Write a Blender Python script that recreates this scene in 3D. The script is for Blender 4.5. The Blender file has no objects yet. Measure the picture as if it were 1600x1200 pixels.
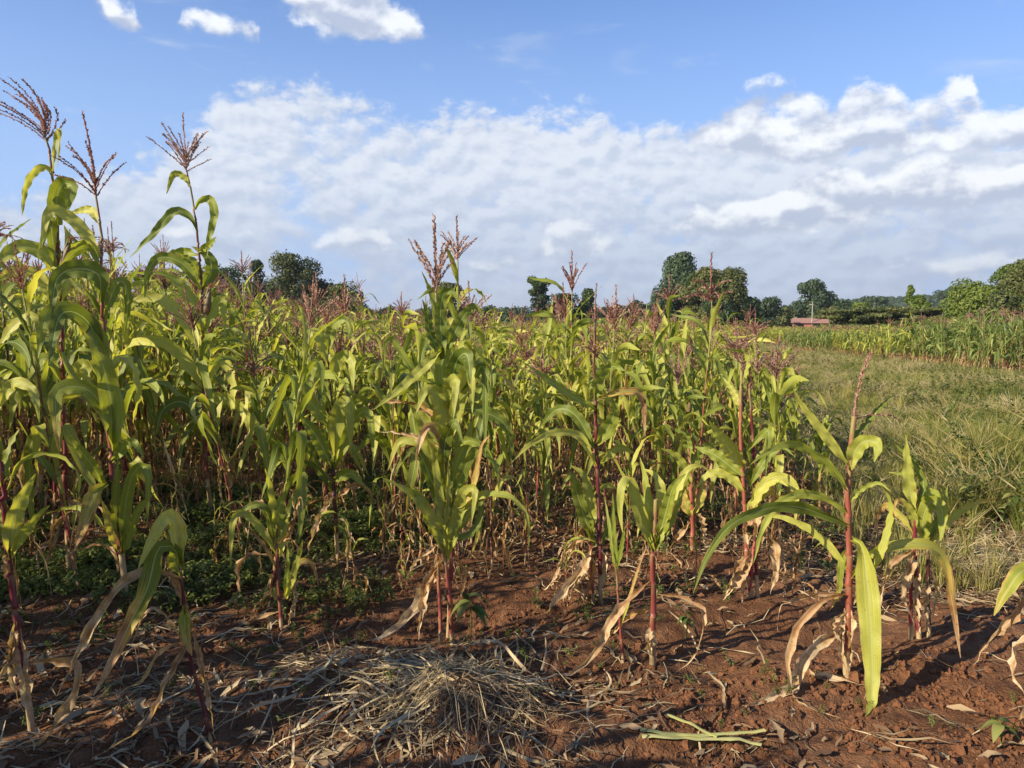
import bpy, math, random
import numpy as np
from mathutils import Vector, Matrix
R = math.radians
scene = bpy.context.scene
C = scene.collection
random.seed(11)
rng = np.random.default_rng(5)

# ---------------------------------------------------------------- camera
FPX = 1155.0                      # focal length in pixels of a 1600 px wide frame
EYE = 1.60
PITCH = math.atan2(110.0, FPX)    # looking slightly down: horizon 110 px above centre
cam_d = bpy.data.cameras.new('camera'); cam = bpy.data.objects.new('camera', cam_d); C.objects.link(cam)
cam_d.sensor_width = 36.0; cam_d.lens = 36.0 * FPX / 1600.0
cam_d.clip_start = 0.05; cam_d.clip_end = 20000
cam.location = (0, 0, EYE); cam.rotation_euler = (R(90) - PITCH, 0, 0)
scene.camera = cam

# ---------------------------------------------------------------- sun, sky and exposure
SUN_EL = R(27.0)
SUN_AZ = R(241.0)                 # clockwise from +Y: low sun behind the left shoulder
S2S = Vector((math.sin(SUN_AZ) * math.cos(SUN_EL), math.cos(SUN_AZ) * math.cos(SUN_EL), math.sin(SUN_EL)))
sd = bpy.data.lights.new('sun', 'SUN'); sun = bpy.data.objects.new('sun', sd); C.objects.link(sun)
sd.energy = 5.0; sd.angle = R(0.53); sd.color = (1.0, 0.87, 0.66)
sun.rotation_euler = S2S.to_track_quat('Z', 'Y').to_euler()
scene.view_settings.view_transform = 'Standard'; scene.view_settings.look = 'None'
scene.view_settings.exposure = 0.80; scene.view_settings.gamma = 1.0
scene.view_settings.use_curve_mapping = False
scene.cycles.max_bounces = 6; scene.cycles.diffuse_bounces = 3; scene.cycles.glossy_bounces = 2
scene.cycles.transmission_bounces = 4; scene.cycles.transparent_max_bounces = 8
scene.cycles.caustics_reflective = False; scene.cycles.caustics_refractive = False
scene.cycles.use_denoising = True

class NT:
    """small helper for node graphs"""
    def __init__(s, tree): s.t = tree
    def put(s, inp, v):
        if isinstance(v, bpy.types.NodeSocket): s.t.links.new(v, inp)
        elif v is not None: inp.default_value = v
    def m(s, op, a, b=None, c=None, clamp=False):
        n = s.t.nodes.new('ShaderNodeMath'); n.operation = op; n.use_clamp = clamp
        for i, v in enumerate((a, b, c)):
            if v is not None: s.put(n.inputs[i], v)
        return n.outputs[0]
    def ss(s, v, a, b, lo=0.0, hi=1.0):
        n = s.t.nodes.new('ShaderNodeMapRange'); n.interpolation_type = 'SMOOTHSTEP'
        s.put(n.inputs[0], v); s.put(n.inputs[1], a); s.put(n.inputs[2], b); s.put(n.inputs[3], lo); s.put(n.inputs[4], hi)
        return n.outputs[0]
    def lin(s, v, a, b, lo=0.0, hi=1.0):
        n = s.t.nodes.new('ShaderNodeMapRange'); n.clamp = True
        s.put(n.inputs[0], v); s.put(n.inputs[1], a); s.put(n.inputs[2], b); s.put(n.inputs[3], lo); s.put(n.inputs[4], hi)
        return n.outputs[0]
    def mix(s, f, a, b, mode='MIX'):
        n = s.t.nodes.new('ShaderNodeMix'); n.data_type = 'RGBA'; n.blend_type = mode
        s.put(n.inputs[0], f); s.put(n.inputs[6], a); s.put(n.inputs[7], b)
        return n.outputs[2]
    def noise(s, vec, scale, detail=4, rough=0.5, dist=0.0, lac=2.0):
        n = s.t.nodes.new('ShaderNodeTexNoise'); n.noise_dimensions = '3D'
        s.put(n.inputs['Vector'], vec); s.put(n.inputs['Scale'], scale); s.put(n.inputs['Detail'], detail)
        s.put(n.inputs['Roughness'], rough); s.put(n.inputs['Distortion'], dist); s.put(n.inputs['Lacunarity'], lac)
        return n.outputs[0]
    def ramp(s, v, stops, interp='LINEAR'):
        n = s.t.nodes.new('ShaderNodeValToRGB'); n.color_ramp.interpolation = interp
        e = n.color_ramp.elements
        while len(e) < len(stops): e.new(0.5)
        for k, (p, c) in zip(e, stops):
            k.position = p; k.color = (c if len(c) == 4 else (*c, 1))
        s.put(n.inputs[0], v); return n.outputs[0]
    def vmul(s, vec, xyz):
        n = s.t.nodes.new('ShaderNodeVectorMath'); n.operation = 'MULTIPLY'
        s.put(n.inputs[0], vec); s.put(n.inputs[1], xyz); return n.outputs[0]
    def vadd(s, vec, xyz):
        n = s.t.nodes.new('ShaderNodeVectorMath'); n.operation = 'ADD'
        s.put(n.inputs[0], vec); s.put(n.inputs[1], xyz); return n.outputs[0]

def AZ(px): return math.atan((px - 800) / FPX)
def EL(px, py): return math.atan((490 - py) / FPX * math.cos(AZ(px)))

world = bpy.data.worlds.new('World'); scene.world = world; world.use_nodes = True
wt = world.node_tree; wt.nodes.clear(); W = NT(wt)
out = wt.nodes.new('ShaderNodeOutputWorld'); bg = wt.nodes.new('ShaderNodeBackground')
wt.links.new(bg.outputs[0], out.inputs[0])
SKY_STRENGTH = 0.0575
bg.inputs[1].default_value = SKY_STRENGTH
sky = wt.nodes.new('ShaderNodeTexSky'); sky.sky_type = 'NISHITA'; sky.sun_disc = False
sky.sun_elevation = SUN_EL; sky.sun_rotation = SUN_AZ
sky.altitude = 1800; sky.air_density = 1.0; sky.dust_density = 0.6; sky.ozone_density = 2.5
tc = wt.nodes.new('ShaderNodeTexCoord')
sep = wt.nodes.new('ShaderNodeSeparateXYZ'); wt.links.new(tc.outputs['Generated'], sep.inputs[0])
dx, dy, dz = sep.outputs
az = W.m('ARCTAN2', dx, dy); el = W.m('ARCSINE', dz)
# edge of the cloud bank against azimuth (elevation of its top), closed round the horizon
edge_pts = [(-3.15, .25), (-1.6, .24), (-.9, .16), (AZ(0), EL(0, 285)), (AZ(180), EL(180, 258)), (AZ(300), EL(300, 225)), (AZ(345), EL(345, 165)),
            (AZ(470), EL(470, 135)), (AZ(600), EL(600, 165)), (AZ(800), EL(800, 185)), (AZ(1050), EL(1050, 205)),
            (AZ(1180), EL(1180, 180)), (AZ(1300), EL(1300, 195)), (AZ(1600), EL(1600, 200)), (1.0, .22), (1.7, .26), (3.15, .25)]
fc = wt.nodes.new('ShaderNodeFloatCurve'); cm = fc.mapping; cv = cm.curves[0]
q = [((a + 3.2) / 6.4, e) for a, e in edge_pts]
cv.points[0].location = q[0]; cv.points[-1].location = q[-1]
for p_ in q[1:-1]: cv.points.new(*p_)
cm.update()
W.put(fc.inputs['Value'], W.lin(az, -3.2, 3.2)); edge = fc.outputs[0]

# layer 1: mottled bank of soft puffs
def dirv(oaz, oel, zs):
    cx = wt.nodes.new('ShaderNodeCombineXYZ')
    W.put(cx.inputs[0], W.m('ADD', dx, oaz)); W.put(cx.inputs[1], dy)
    W.put(cx.inputs[2], W.m('MULTIPLY_ADD', el, zs, oel * zs)); return cx.outputs[0]
v0 = dirv(0, 0, 1.55)
big = W.noise(v0, 4.5, 2, .5)
inside = W.m('SUBTRACT', edge, el)
thick = W.m('MULTIPLY', W.m('MINIMUM', W.m('MAXIMUM', inside, -.10), .045), 5.2)
n0 = W.noise(v0, 31.0, 6, .58, .1)
n1 = W.noise(dirv(-.006, .010, 1.55), 31.0, 2, .5)
f0 = W.m('ADD', W.m('MULTIPLY_ADD', n0, .60, thick), W.m('MULTIPLY', big, .40))
d1 = W.ss(f0, .47, .64)
lit1 = W.ss(W.m('ADD', W.m('SUBTRACT', n0, n1), W.m('MULTIPLY', W.m('SUBTRACT', big, .5), .5)), -.24, .20)
hor = W.ss(el, .20, .05)
c_lit = W.mix(hor, (8.2, 8.7, 9.6, 1), (5.9, 6.75, 8.2, 1))
c_dim = W.mix(hor, (6.2, 6.95, 8.35, 1), (4.85, 5.65, 7.2, 1))
col1 = W.mix(lit1, c_dim, c_lit)
d1 = W.m('MULTIPLY', d1, W.m('MULTIPLY', W.ss(W.m('ADD', W.m('MULTIPLY', big, .6), W.m('MULTIPLY', n0, .4)), .36, .47, .45, 1.0), .94))
# layer 2: cumulus banks, each between a lumpy top line and a flat base line (points are px, py)
azn = W.lin(az, -1.1, 1.1)
def line_curve(pts):
    n = wt.nodes.new('ShaderNodeFloatCurve'); c = n.mapping.curves[0]
    n.mapping.clip_min_y = -1.0
    q = [((AZ(x) + 1.1) / 2.2, EL(x, y)) for x, y in pts]
    q = [(0.0, q[0][1])] + q + [(1.0, q[-1][1])]
    c.points[0].location = q[0]; c.points[-1].location = q[-1]
    for p_ in q[1:-1]: c.points.new(*p_)
    for p_ in c.points: p_.handle_type = 'VECTOR'
    n.mapping.update(); W.put(n.inputs['Value'], azn); return n.outputs[0]
banks = [   # (top line, base line, edge softness, body)
    ([(60, 90), (106, 60), (112, 0), (150, -14), (180, 0), (196, 34), (215, 32), (240, 44), (248, 90), (288, 100), (305, 34), (345, 18), (395, 40), (425, 66), (430, 100), (436, 100), (440, 30), (460, -50), (580, -60), (620, 12), (655, 44), (670, 80), (900, 120), (1900, 100)],
     [(60, 60), (112, 14), (180, 18), (195, 60), (215, 70), (240, 60), (250, 50), (290, 50), (300, 58), (320, 62), (370, 84), (425, 70), (432, 20), (438, 20), (445, 26), (480, 64), (560, 84), (620, 82), (670, 80), (900, 100), (1900, 20)], .020),
    ([(-800, 140), (-300, 200), (-100, 260), (1040, 235), (1060, 205), (1120, 175), (1180, 140), (1240, 148), (1290, 172), (1310, 140), (1385, 136), (1400, 165), (1440, 150), (1465, 112), (1503, 116), (1510, 165), (1560, 178), (1700, 150), (2100, 60)],
     [(-800, 200), (-300, 250), (-100, 240), (1040, 225), (1080, 240), (1150, 256), (1260, 262), (1340, 250), (1440, 246), (1600, 250), (1700, 250), (2100, 240)], .016),
    ([(0, 380), (1020, 380), (1050, 345), (1085, 328), (1112, 340), (1125, 322), (1190, 292), (1260, 275), (1330, 262), (1345, 280), (1400, 262), (1440, 240), (1500, 265), (1600, 262), (1900, 230)],
     [(0, 330), (1020, 350), (1050, 372), (1120, 372), (1200, 374), (1300, 362), (1360, 345), (1450, 330), (1600, 315), (1900, 320)], .014),
    ([(-500, 320), (-100, 360), (0, 360), (30, 355), (60, 374), (200, 384), (235, 352), (300, 350), (340, 378), (360, 358), (400, 352), (430, 380), (500, 384), (545, 352), (600, 352), (625, 388), (735, 420), (780, 402), (830, 406), (850, 352), (885, 338), (920, 340), (950, 372), (975, 400), (1020, 378), (1110, 372), (1120, 395), (1380, 420), (1440, 405), (1500, 402), (1560, 400), (1700, 380), (2100, 330)],
     [(-500, 390), (-100, 390), (30, 386), (60, 380), (200, 380), (240, 378), (330, 382), (400, 378), (430, 376), (500, 390), (600, 392), (640, 380), (735, 424), (780, 432), (825, 424), (838, 400), (880, 412), (940, 404), (965, 378), (1010, 380), (1030, 396), (1110, 384), (1130, 388), (1380, 425), (1440, 436), (1560, 425), (1700, 420), (2100, 420)], .015)]
cn = W.noise(dirv(0, 0, 1.4), 17.0, 7, .60)
cm1 = W.noise(dirv(-.010, .018, 1.4), 17.0, 2, .5)
cr = W.m('SUBTRACT', cn, .5)
rim = W.m('MULTIPLY', W.m('SUBTRACT', cn, cm1), 1.7)
low = W.ss(el, .20, .02)
c2l = W.mix(low, (10.2, 10.5, 10.9, 1), (9.0, 9.4, 9.8, 1))
c2d = W.mix(low, (5.3, 6.0, 7.6, 1), (4.8, 5.6, 7.1, 1))
cumuli = []
for top, base, soft in banks:
    T = line_curve(top); B = line_curve(base)
    up = W.m('SUBTRACT', T, el); dn = W.m('SUBTRACT', el, B)
    f = W.m('MINIMUM', up, W.m('MULTIPLY', dn, 1.3))
    f = W.m('DIVIDE', f, soft)
    f = W.m('ADD', W.m('MINIMUM', f, 1.3), W.m('MULTIPLY', cr, 5.0))
    cov = W.ss(f, -.12, .95)
    hgt = W.m('DIVIDE', dn, W.m('MAXIMUM', W.m('SUBTRACT', T, B), .012))
    lit = W.ss(W.m('ADD', W.m('MULTIPLY', hgt, .70), W.m('MULTIPLY', rim, 1.5)), .02, .74)
    cumuli.append((cov, W.mix(lit, c2d, c2l)))
# wisps high up
wn = W.noise(dirv(.3, 0, 3.5), 6.0, 4, .6, .6)
wis = W.m('MULTIPLY', W.ss(wn, .56, .78), .5)
skyc = W.mix(1.0, sky.outputs[0], (1.22, 1.62, 2.15, 1), 'MULTIPLY')
skyc = W.mix(W.ss(el, .55, .0), skyc, (4.3, 6.1, 9.4, 1))
s1 = W.mix(wis, skyc, (6.3, 7.2, 8.8, 1))
s2 = W.mix(d1, s1, col1)
s3 = s2
for kk, (cov, cc) in enumerate(reversed(cumuli)): s3 = W.mix(W.m('MULTIPLY', cov, .66 if kk == 0 else .92), s3, cc)
below = W.ss(dz, -.02, .0)
s4 = W.mix(below, (1.3, 1.1, .7, 1), s3)
wt.links.new(s4, bg.inputs[0])

# ---------------------------------------------------------------- terrain and pixel helpers
_T = rng.random((256, 256))
def vnoise(x, y, s):
    x = np.asarray(x, float) / s + 1000.0; y = np.asarray(y, float) / s + 1000.0
    xi = np.floor(x).astype(int); yi = np.floor(y).astype(int); fx = x - xi; fy = y - yi
    fx = fx * fx * (3 - 2 * fx); fy = fy * fy * (3 - 2 * fy)
    a = _T[xi % 256, yi % 256]; b = _T[(xi + 1) % 256, yi % 256]; c = _T[xi % 256, (yi + 1) % 256]; d = _T[(xi + 1) % 256, (yi + 1) % 256]
    return (a * (1 - fx) + b * fx) * (1 - fy) + (c * (1 - fx) + d * fx) * fy - 0.5
def sstep(v, a, b):
    t = np.clip((np.asarray(v, float) - a) / (b - a), 0, 1); return t * t * (3 - 2 * t)
def base_z(x, y):
    x = np.asarray(x, float); y = np.asarray(y, float)
    z = -0.02 * np.clip(y - 12, 0, 88)
    z = z + vnoise(x, y, 9.0) * 0.18 * sstep(y, 5, 12)
    z = z + vnoise(x, y, 160.0) * 5.0 * sstep(y, 180, 500)
    return z
HEAP = (-0.30, 2.76)
def field_edge(y):                                   # right-hand edge of the big maize field
    return 1.95 + 0.25 * (np.asarray(y, float) - 4.0)
def soil_z(x, y):
    x = np.asarray(x, float); y = np.asarray(y, float)
    z = base_z(x, y)
    near = 1 - sstep(np.hypot(x, y - 3), 7, 14)
    row = (y - 0.45 * x)
    z = z + near * (0.030 * np.sin(row * 2 * math.pi / 0.82 + 1.0) + 0.07 * vnoise(x, y, .75) + 0.04 * vnoise(x + 9, y, .30))
    r = vnoise(x, y, .13); z = z + near * 0.030 * (np.abs(r) * -1.6 + .3)
    z = z + near * (0.020 * np.maximum(vnoise(x + 3, y + 5, .062), 0) + 0.010 * vnoise(x, y + 7, .031))
    hx = (x - HEAP[0]) / .44; hy = (y - HEAP[1]) / .36
    return z + (0.12 + .12 * vnoise(x, y, .22)) * np.exp(-(hx * hx + hy * hy) * 1.5)
def gz(x, y): return float(soil_z(x, y))
CP, SP = math.cos(PITCH), math.sin(PITCH)
def ray(px, py):
    u = (px - 800) / FPX; v = -(py - 600) / FPX
    return np.array([u, CP + v * SP, -SP + v * CP])   # camera forward (0,CP,-SP), up (0,SP,CP)
def at(px, py, Y):
    d = ray(px, py); t = Y / d[1]; return np.array([d[0] * t, Y, EYE + d[2] * t])
def on_ground(px, py):
    d = ray(px, py); t = EYE / -d[2]
    for _ in range(12):
        z = float(base_z(d[0] * t, d[1] * t)); t = (z - EYE) / d[2]
    return np.array([d[0] * t, d[1] * t, gz(d[0] * t, d[1] * t)])

# ---------------------------------------------------------------- object helpers
def tag(o, label=None, cat=None, group=None, kind=None):
    if label: o['label'] = label
    if cat: o['category'] = cat
    if group: o['group'] = group
    if kind: o['kind'] = kind
    return o
def empty(name, loc=(0, 0, 0), rot=(0, 0, 0)):
    o = bpy.data.objects.new(name, None); C.objects.link(o); o.location = loc; o.rotation_euler = rot
    o.empty_display_size = .1; return o
def mesh_from(name, V, F, dat=None, mats=(), mi=None, smooth=True):
    me = bpy.data.meshes.new(name); V = np.asarray(V, np.float32)
    if isinstance(F, np.ndarray):
        n = F.shape[1]; me.vertices.add(len(V)); me.vertices.foreach_set('co', V.ravel())
        me.loops.add(F.size); me.loops.foreach_set('vertex_index', F.astype(np.int32).ravel())
        me.polygons.add(len(F)); me.polygons.foreach_set('loop_start', np.arange(0, F.size, n, dtype=np.int32))
        me.polygons.foreach_set('loop_total', np.full(len(F), n, np.int32)); me.update(calc_edges=True)
    else:
        me.from_pydata([tuple(v) for v in V], [], F)
    if dat is not None:
        at_ = me.color_attributes.new('dat', 'FLOAT_COLOR', 'POINT'); at_.data.foreach_set('color', np.asarray(dat, np.float32).ravel())
    for m in mats: me.materials.append(m)
    if mi is not None: me.polygons.foreach_set('material_index', np.asarray(mi, np.int32))
    me.polygons.foreach_set('use_smooth', np.full(len(me.polygons), smooth)); me.update(); return me
def link(name, me, parent=None, loc=(0, 0, 0), rot=(0, 0, 0), scale=(1, 1, 1)):
    o = bpy.data.objects.new(name, me); C.objects.link(o)
    if parent is not None: o.parent = parent
    o.location = loc; o.rotation_euler = rot; o.scale = scale if hasattr(scale, '__len__') else (scale,) * 3
    return o
class Acc:
    """collects pieces (all quads, triangles as degenerate-free quads are avoided) into one mesh"""
    def __init__(s): s.V = []; s.F = []; s.D = []; s.M = []; s.n = 0
    def add(s, piece, M=None, mi=0, rnd=None):
        V, F, D = piece
        if M is not None: V = V @ np.array(M.to_3x3()).T + np.array(M.translation)
        if rnd is not None: D = D.copy(); D[:, 1] = rnd
        s.V.append(V); s.F.append(F + s.n); s.D.append(D); s.M.append(np.full(len(F), mi)); s.n += len(V)
    def piece(s): return np.concatenate(s.V), np.concatenate(s.F), np.concatenate(s.D)
    def mesh(s, name, mats): return mesh_from(name, np.concatenate(s.V), np.concatenate(s.F), np.concatenate(s.D), mats, np.concatenate(s.M))
def pmesh(name, piece, mat): return mesh_from(name, piece[0], piece[1], piece[2], [mat])

def scatter(name, P, rot, scl, idx, sources, label, cat, kind='stuff', parent=None):
    """one object whose geometry nodes set the source meshes on points (for what nobody could count)"""
    srcs = bpy.data.collections.new(name + '_sources')
    for k, me in enumerate(sources):
        so = bpy.data.objects.new('%s_source_%02d' % (name, k), me); srcs.objects.link(so)
    me = bpy.data.meshes.new(name); me.vertices.add(len(P)); me.vertices.foreach_set('co', np.asarray(P, np.float32).ravel())
    a = me.attributes.new('rot', 'FLOAT_VECTOR', 'POINT'); a.data.foreach_set('vector', np.asarray(rot, np.float32).ravel())
    a = me.attributes.new('scl', 'FLOAT_VECTOR', 'POINT')
    s3 = np.asarray(scl, np.float32)
    if s3.ndim == 1: s3 = np.repeat(s3[:, None], 3, 1)
    a.data.foreach_set('vector', s3.ravel())
    a = me.attributes.new('idx', 'INT', 'POINT'); a.data.foreach_set('value', np.asarray(idx, np.int32).ravel())
    me.update(); o = link(name, me, parent)
    g = bpy.data.node_groups.new(name + '_nodes', 'GeometryNodeTree')
    g.interface.new_socket('Geometry', in_out='INPUT', socket_type='NodeSocketGeometry')
    g.interface.new_socket('Geometry', in_out='OUTPUT', socket_type='NodeSocketGeometry')
    N = g.nodes; L = g.links
    gi = N.new('NodeGroupInput'); go = N.new('NodeGroupOutput'); ip = N.new('GeometryNodeInstanceOnPoints')
    ci = N.new('GeometryNodeCollectionInfo'); ci.inputs['Collection'].default_value = srcs; ci.inputs['Separate Children'].default_value = True
    def attr(nm, dt):
        n = N.new('GeometryNodeInputNamedAttribute'); n.data_type = dt; n.inputs['Name'].default_value = nm; return n.outputs['Attribute']
    e2r = N.new('FunctionNodeEulerToRotation'); L.new(attr('rot', 'FLOAT_VECTOR'), e2r.inputs[0])
    L.new(gi.outputs[0], ip.inputs['Points']); L.new(ci.outputs[0], ip.inputs['Instance']); ip.inputs['Pick Instance'].default_value = True
    L.new(attr('idx', 'INT'), ip.inputs['Instance Index']); L.new(e2r.outputs[0], ip.inputs['Rotation']); L.new(attr('scl', 'FLOAT_VECTOR'), ip.inputs['Scale'])
    L.new(ip.outputs[0], go.inputs[0])
    md = o.modifiers.new('scatter', 'NODES'); md.node_group = g
    return tag(o, label, cat, kind=kind)

# ---------------------------------------------------------------- materials
def material(name):
    m = bpy.data.materials.new(name); m.use_nodes = True; t = m.node_tree; t.nodes.clear()
    o = t.nodes.new('ShaderNodeOutputMaterial'); return m, NT(t), o
def dat_in(N):
    a = N.t.nodes.new('ShaderNodeAttribute'); a.attribute_name = 'dat'
    s = N.t.nodes.new('ShaderNodeSeparateColor'); N.t.links.new(a.outputs['Color'], s.inputs[0])
    return s.outputs[0], s.outputs[1], s.outputs[2], a.outputs['Alpha']
def bsdf(N, out, col, rough, spec=.3, transl=None, tcol=None, normal=None):
    p = N.t.nodes.new('ShaderNodeBsdfPrincipled'); N.put(p.inputs['Base Color'], col); N.put(p.inputs['Roughness'], rough)
    N.put(p.inputs['Specular IOR Level'], spec)
    if normal is not None: N.t.links.new(normal, p.inputs['Normal'])
    if transl is None: N.t.links.new(p.outputs[0], out.inputs[0]); return p
    tr = N.t.nodes.new('ShaderNodeBsdfTranslucent'); N.put(tr.inputs[0], tcol if tcol is not None else col)
    mx = N.t.nodes.new('ShaderNodeMixShader'); N.put(mx.inputs[0], transl)
    N.t.links.new(p.outputs[0], mx.inputs[1]); N.t.links.new(tr.outputs[0], mx.inputs[2]); N.t.links.new(mx.outputs[0], out.inputs[0]); return p
def bump(N, h, strength, dist=.01):
    b = N.t.nodes.new('ShaderNodeBump'); N.put(b.inputs['Height'], h); N.put(b.inputs['Strength'], strength); N.put(b.inputs['Distance'], dist)
    return b.outputs[0]
def objrand(N): return N.t.nodes.new('ShaderNodeObjectInfo').outputs['Random']
def geo_pos(N): return N.t.nodes.new('ShaderNodeNewGeometry').outputs['Position']

def leaf_material(name, dark, mid, light, gain=1.0, detailed=True):
    m, N, o = material(name); r, g, b, a = dat_in(N); rnd = objrand(N)
    h = N.m('FRACT', N.m('ADD', N.m('MULTIPLY', g, 1.7), N.m('MULTIPLY', rnd, 1.0)))
    green = N.ramp(h, [(0, dark), (.5, mid), (1, light)])
    tc = N.t.nodes.new('ShaderNodeTexCoord')
    cx = N.t.nodes.new('ShaderNodeCombineXYZ')
    N.put(cx.inputs[0], b); N.put(cx.inputs[1], N.m('MULTIPLY', a, .35)); N.put(cx.inputs[2], N.m('ADD', N.m('MULTIPLY', g, 9.0), N.m('MULTIPLY', rnd, 5.0)))
    nb = N.noise(cx.outputs[0], 5.0, 3, .55)
    dry = N.m('ADD', r, N.m('MULTIPLY', N.m('SUBTRACT', nb, .5), .75))
    edge = N.m('ABSOLUTE', N.m('SUBTRACT', b, .5))
    dry = N.m('ADD', dry, N.m('MULTIPLY', N.m('MULTIPLY', edge, r), .55))
    aged = N.ramp(dry, [(.30, (.34, .33, .05)), (.46, (.50, .36, .09)), (.60, (.34, .17, .075)), (.74, (.46, .33, .17)), (.88, (.47, .35, .19)), (1.0, (.56, .46, .29))])
    col = N.mix(N.ss(dry, .26, .46), green, aged)
    mot = N.noise(tc.outputs['Object'], 34.0, 3, .6)
    col = N.mix(N.m('MULTIPLY', N.ss(mot, .56, .74), .35), col, N.mix(1.0, col, (.62, .55, .42, 1), 'MULTIPLY'))
    if detailed:
        vein = N.noise(N.vmul(cx.outputs[0], (1, .12, 1)), 46.0, 2, .5)
        col = N.mix(N.ss(vein, .35, .65, 0, .62), col, N.mix(1.0, col, (1.65, 1.5, 1.7, 1), 'MULTIPLY'))
        rib = N.ss(edge, .045, .02)
        col = N.mix(N.m('MULTIPLY', rib, .9), col, N.mix(N.ss(dry, .3, .5), (.42, .48, .20, 1), (.60, .48, .28, 1)))
        nrm = bump(N, N.m('ADD', N.m('MULTIPLY', vein, .6), N.m('MULTIPLY', rib, .8)), .35, .004)
    else: nrm = None
    spot = N.noise(tc.outputs['Object'], 150.0, 2, .5); big_ = N.noise(tc.outputs['Object'], 17.0, 4, .65)
    col = N.mix(N.m('MULTIPLY', N.ss(spot, .66, .72), .7), col, (.26, .16, .05, 1))
    col = N.mix(N.m('MULTIPLY', N.ss(N.m('ADD', edge, N.m('MULTIPLY', N.m('SUBTRACT', big_, .5), .35)), .46, .52), .8), col, (.34, .24, .09, 1))
    col = N.mix(N.m('MULTIPLY', N.ss(dry, .45, .6), N.ss(big_, .42, .66)), col, N.mix(1.0, col, (.62, .52, .42, 1), 'MULTIPLY'))
    tcol = N.mix(1.0, col, (1.5, 1.45, .65, 1), 'MULTIPLY')
    rough = N.lin(r, .2, .8, .50, .80)
    bsdf(N, o, col, rough, .38, N.lin(r, .2, .9, .40, .26), tcol, nrm)
    return m
def simple_leaf(name, stops, transl=.3, rough=.6, tint=(1.3, 1.4, .8, 1)):
    m, N, o = material(name); r, g, b, a = dat_in(N)
    h = N.m('FRACT', N.m('ADD', g, objrand(N)))
    col = N.ramp(h, stops)
    bsdf(N, o, col, rough, .25, transl, N.mix(1.0, col, tint, 'MULTIPLY')); return m
M_LEAF = leaf_material('maize_leaf', (.115, .160, .020), (.265, .310, .042), (.455, .455, .090))
M_LEAFG = leaf_material('maize_leaf_green', (.070, .125, .030), (.135, .195, .045), (.24, .29, .075))
M_STRAW = simple_leaf('dry_straw', [(0, (.10, .07, .045)), (.3, (.24, .18, .10)), (.6, (.44, .34, .19)), (1, (.64, .53, .33))], .15, .7, (1, .95, .8, 1))
M_LITTER = simple_leaf('leaf_litter', [(0, (.09, .05, .03)), (.4, (.22, .13, .07)), (.8, (.36, .26, .15)), (1, (.50, .40, .24))], .12, .8, (1, .9, .75, 1))
M_WEED = simple_leaf('weed_leaf', [(0, (.06, .10, .022)), (.5, (.13, .17, .04)), (1, (.26, .27, .08))], .35, .5)
def make_grass():
    m, N, o = material('grass_blade'); r, g, b, a = dat_in(N); P = geo_pos(N)
    h = N.m('ADD', N.m('MULTIPLY', g, .9), N.m('MULTIPLY', N.m('SUBTRACT', N.noise(P, .55, 3, .6), .5), 2.2))
    h = N.m('ADD', h, N.m('MULTIPLY', N.m('SUBTRACT', objrand(N), .5), .35))
    col = N.ramp(h, [(0, (.14, .165, .035)), (.25, (.28, .27, .065)), (.5, (.41, .355, .12)), (.8, (.48, .40, .21)), (1, (.60, .50, .31))])
    bsdf(N, o, col, .6, .25, .3, N.mix(1.0, col, (1.3, 1.4, .8, 1), 'MULTIPLY')); return m
M_GRASS = make_grass()
M_CUT = simple_leaf('cut_green_leaf', [(0, (.55, .55, .18)), (1, (.62, .60, .26))], .3, .45)

def make_stalk_mat():
    m, N, o = material('maize_stalk'); r, g, b, a = dat_in(N); rnd = objrand(N)
    tc = N.t.nodes.new('ShaderNodeTexCoord')
    v = N.vmul(tc.outputs['Object'], (60, 60, 6)); n = N.noise(v, 1.0, 3, .6)
    h = N.m('FRACT', N.m('ADD', g, rnd))
    red = N.ramp(h, [(0, (.22, .016, .032)), (.22, (.10, .014, .026)), (.42, (.28, .075, .05)), (.6, (.06, .018, .024)), (.8, (.32, .035, .05)), (1, (.24, .12, .07))])
    grn = N.mix(n, (.17, .20, .05, 1), (.33, .30, .12, 1))
    col = N.mix(N.ss(N.m('ADD', a, N.m('MULTIPLY', N.m('SUBTRACT', n, .5), .9)), .62, .95), red, grn)
    col = N.mix(N.ss(n, .55, .75, 0, .45), col, (.30, .17, .10, 1))
    col = N.mix(N.m('MULTIPLY', N.ss(N.m('ADD', b, N.m('MULTIPLY', n, .4)), .75, 1.25), .42), col, (.34, .24, .11, 1))
    tan = N.mix(n, (.30, .20, .10, 1), (.52, .40, .23, 1))
    col = N.mix(N.ss(N.m('ADD', r, N.m('MULTIPLY', N.m('SUBTRACT', n, .5), .7)), .4, .6), col, tan)
    bsdf(N, o, col, .42, .4, normal=bump(N, n, .3, .003)); return m
M_STALK = make_stalk_mat()
def make_tassel_mat():
    m, N, o = material('maize_tassel'); r, g, b, a = dat_in(N); rnd = objrand(N)
    h = N.m('FRACT', N.m('ADD', N.m('MULTIPLY', g, .35), rnd))
    col = N.ramp(h, [(0, (.24, .09, .06)), (.25, (.36, .18, .13)), (.5, (.20, .07, .07)), (.75, (.44, .29, .22)), (1, (.30, .12, .085))])
    col = N.mix(N.ss(b, .55, .95), col, (.42, .30, .22, 1))
    bsdf(N, o, col, .65, .25, .2, N.mix(1.0, col, (1.5, 1.2, .9, 1), 'MULTIPLY')); return m
M_TASSEL = make_tassel_mat()
def make_flat(name, c1, c2, scale=20, rough=.6, spec=.3, bmp=.2):
    m, N, o = material(name); tc = N.t.nodes.new('ShaderNodeTexCoord'); n = N.noise(tc.outputs['Object'], scale, 4, .6)
    bsdf(N, o, N.mix(n, (*c1, 1), (*c2, 1)), rough, spec, normal=bump(N, n, bmp, .01)); return m
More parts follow.
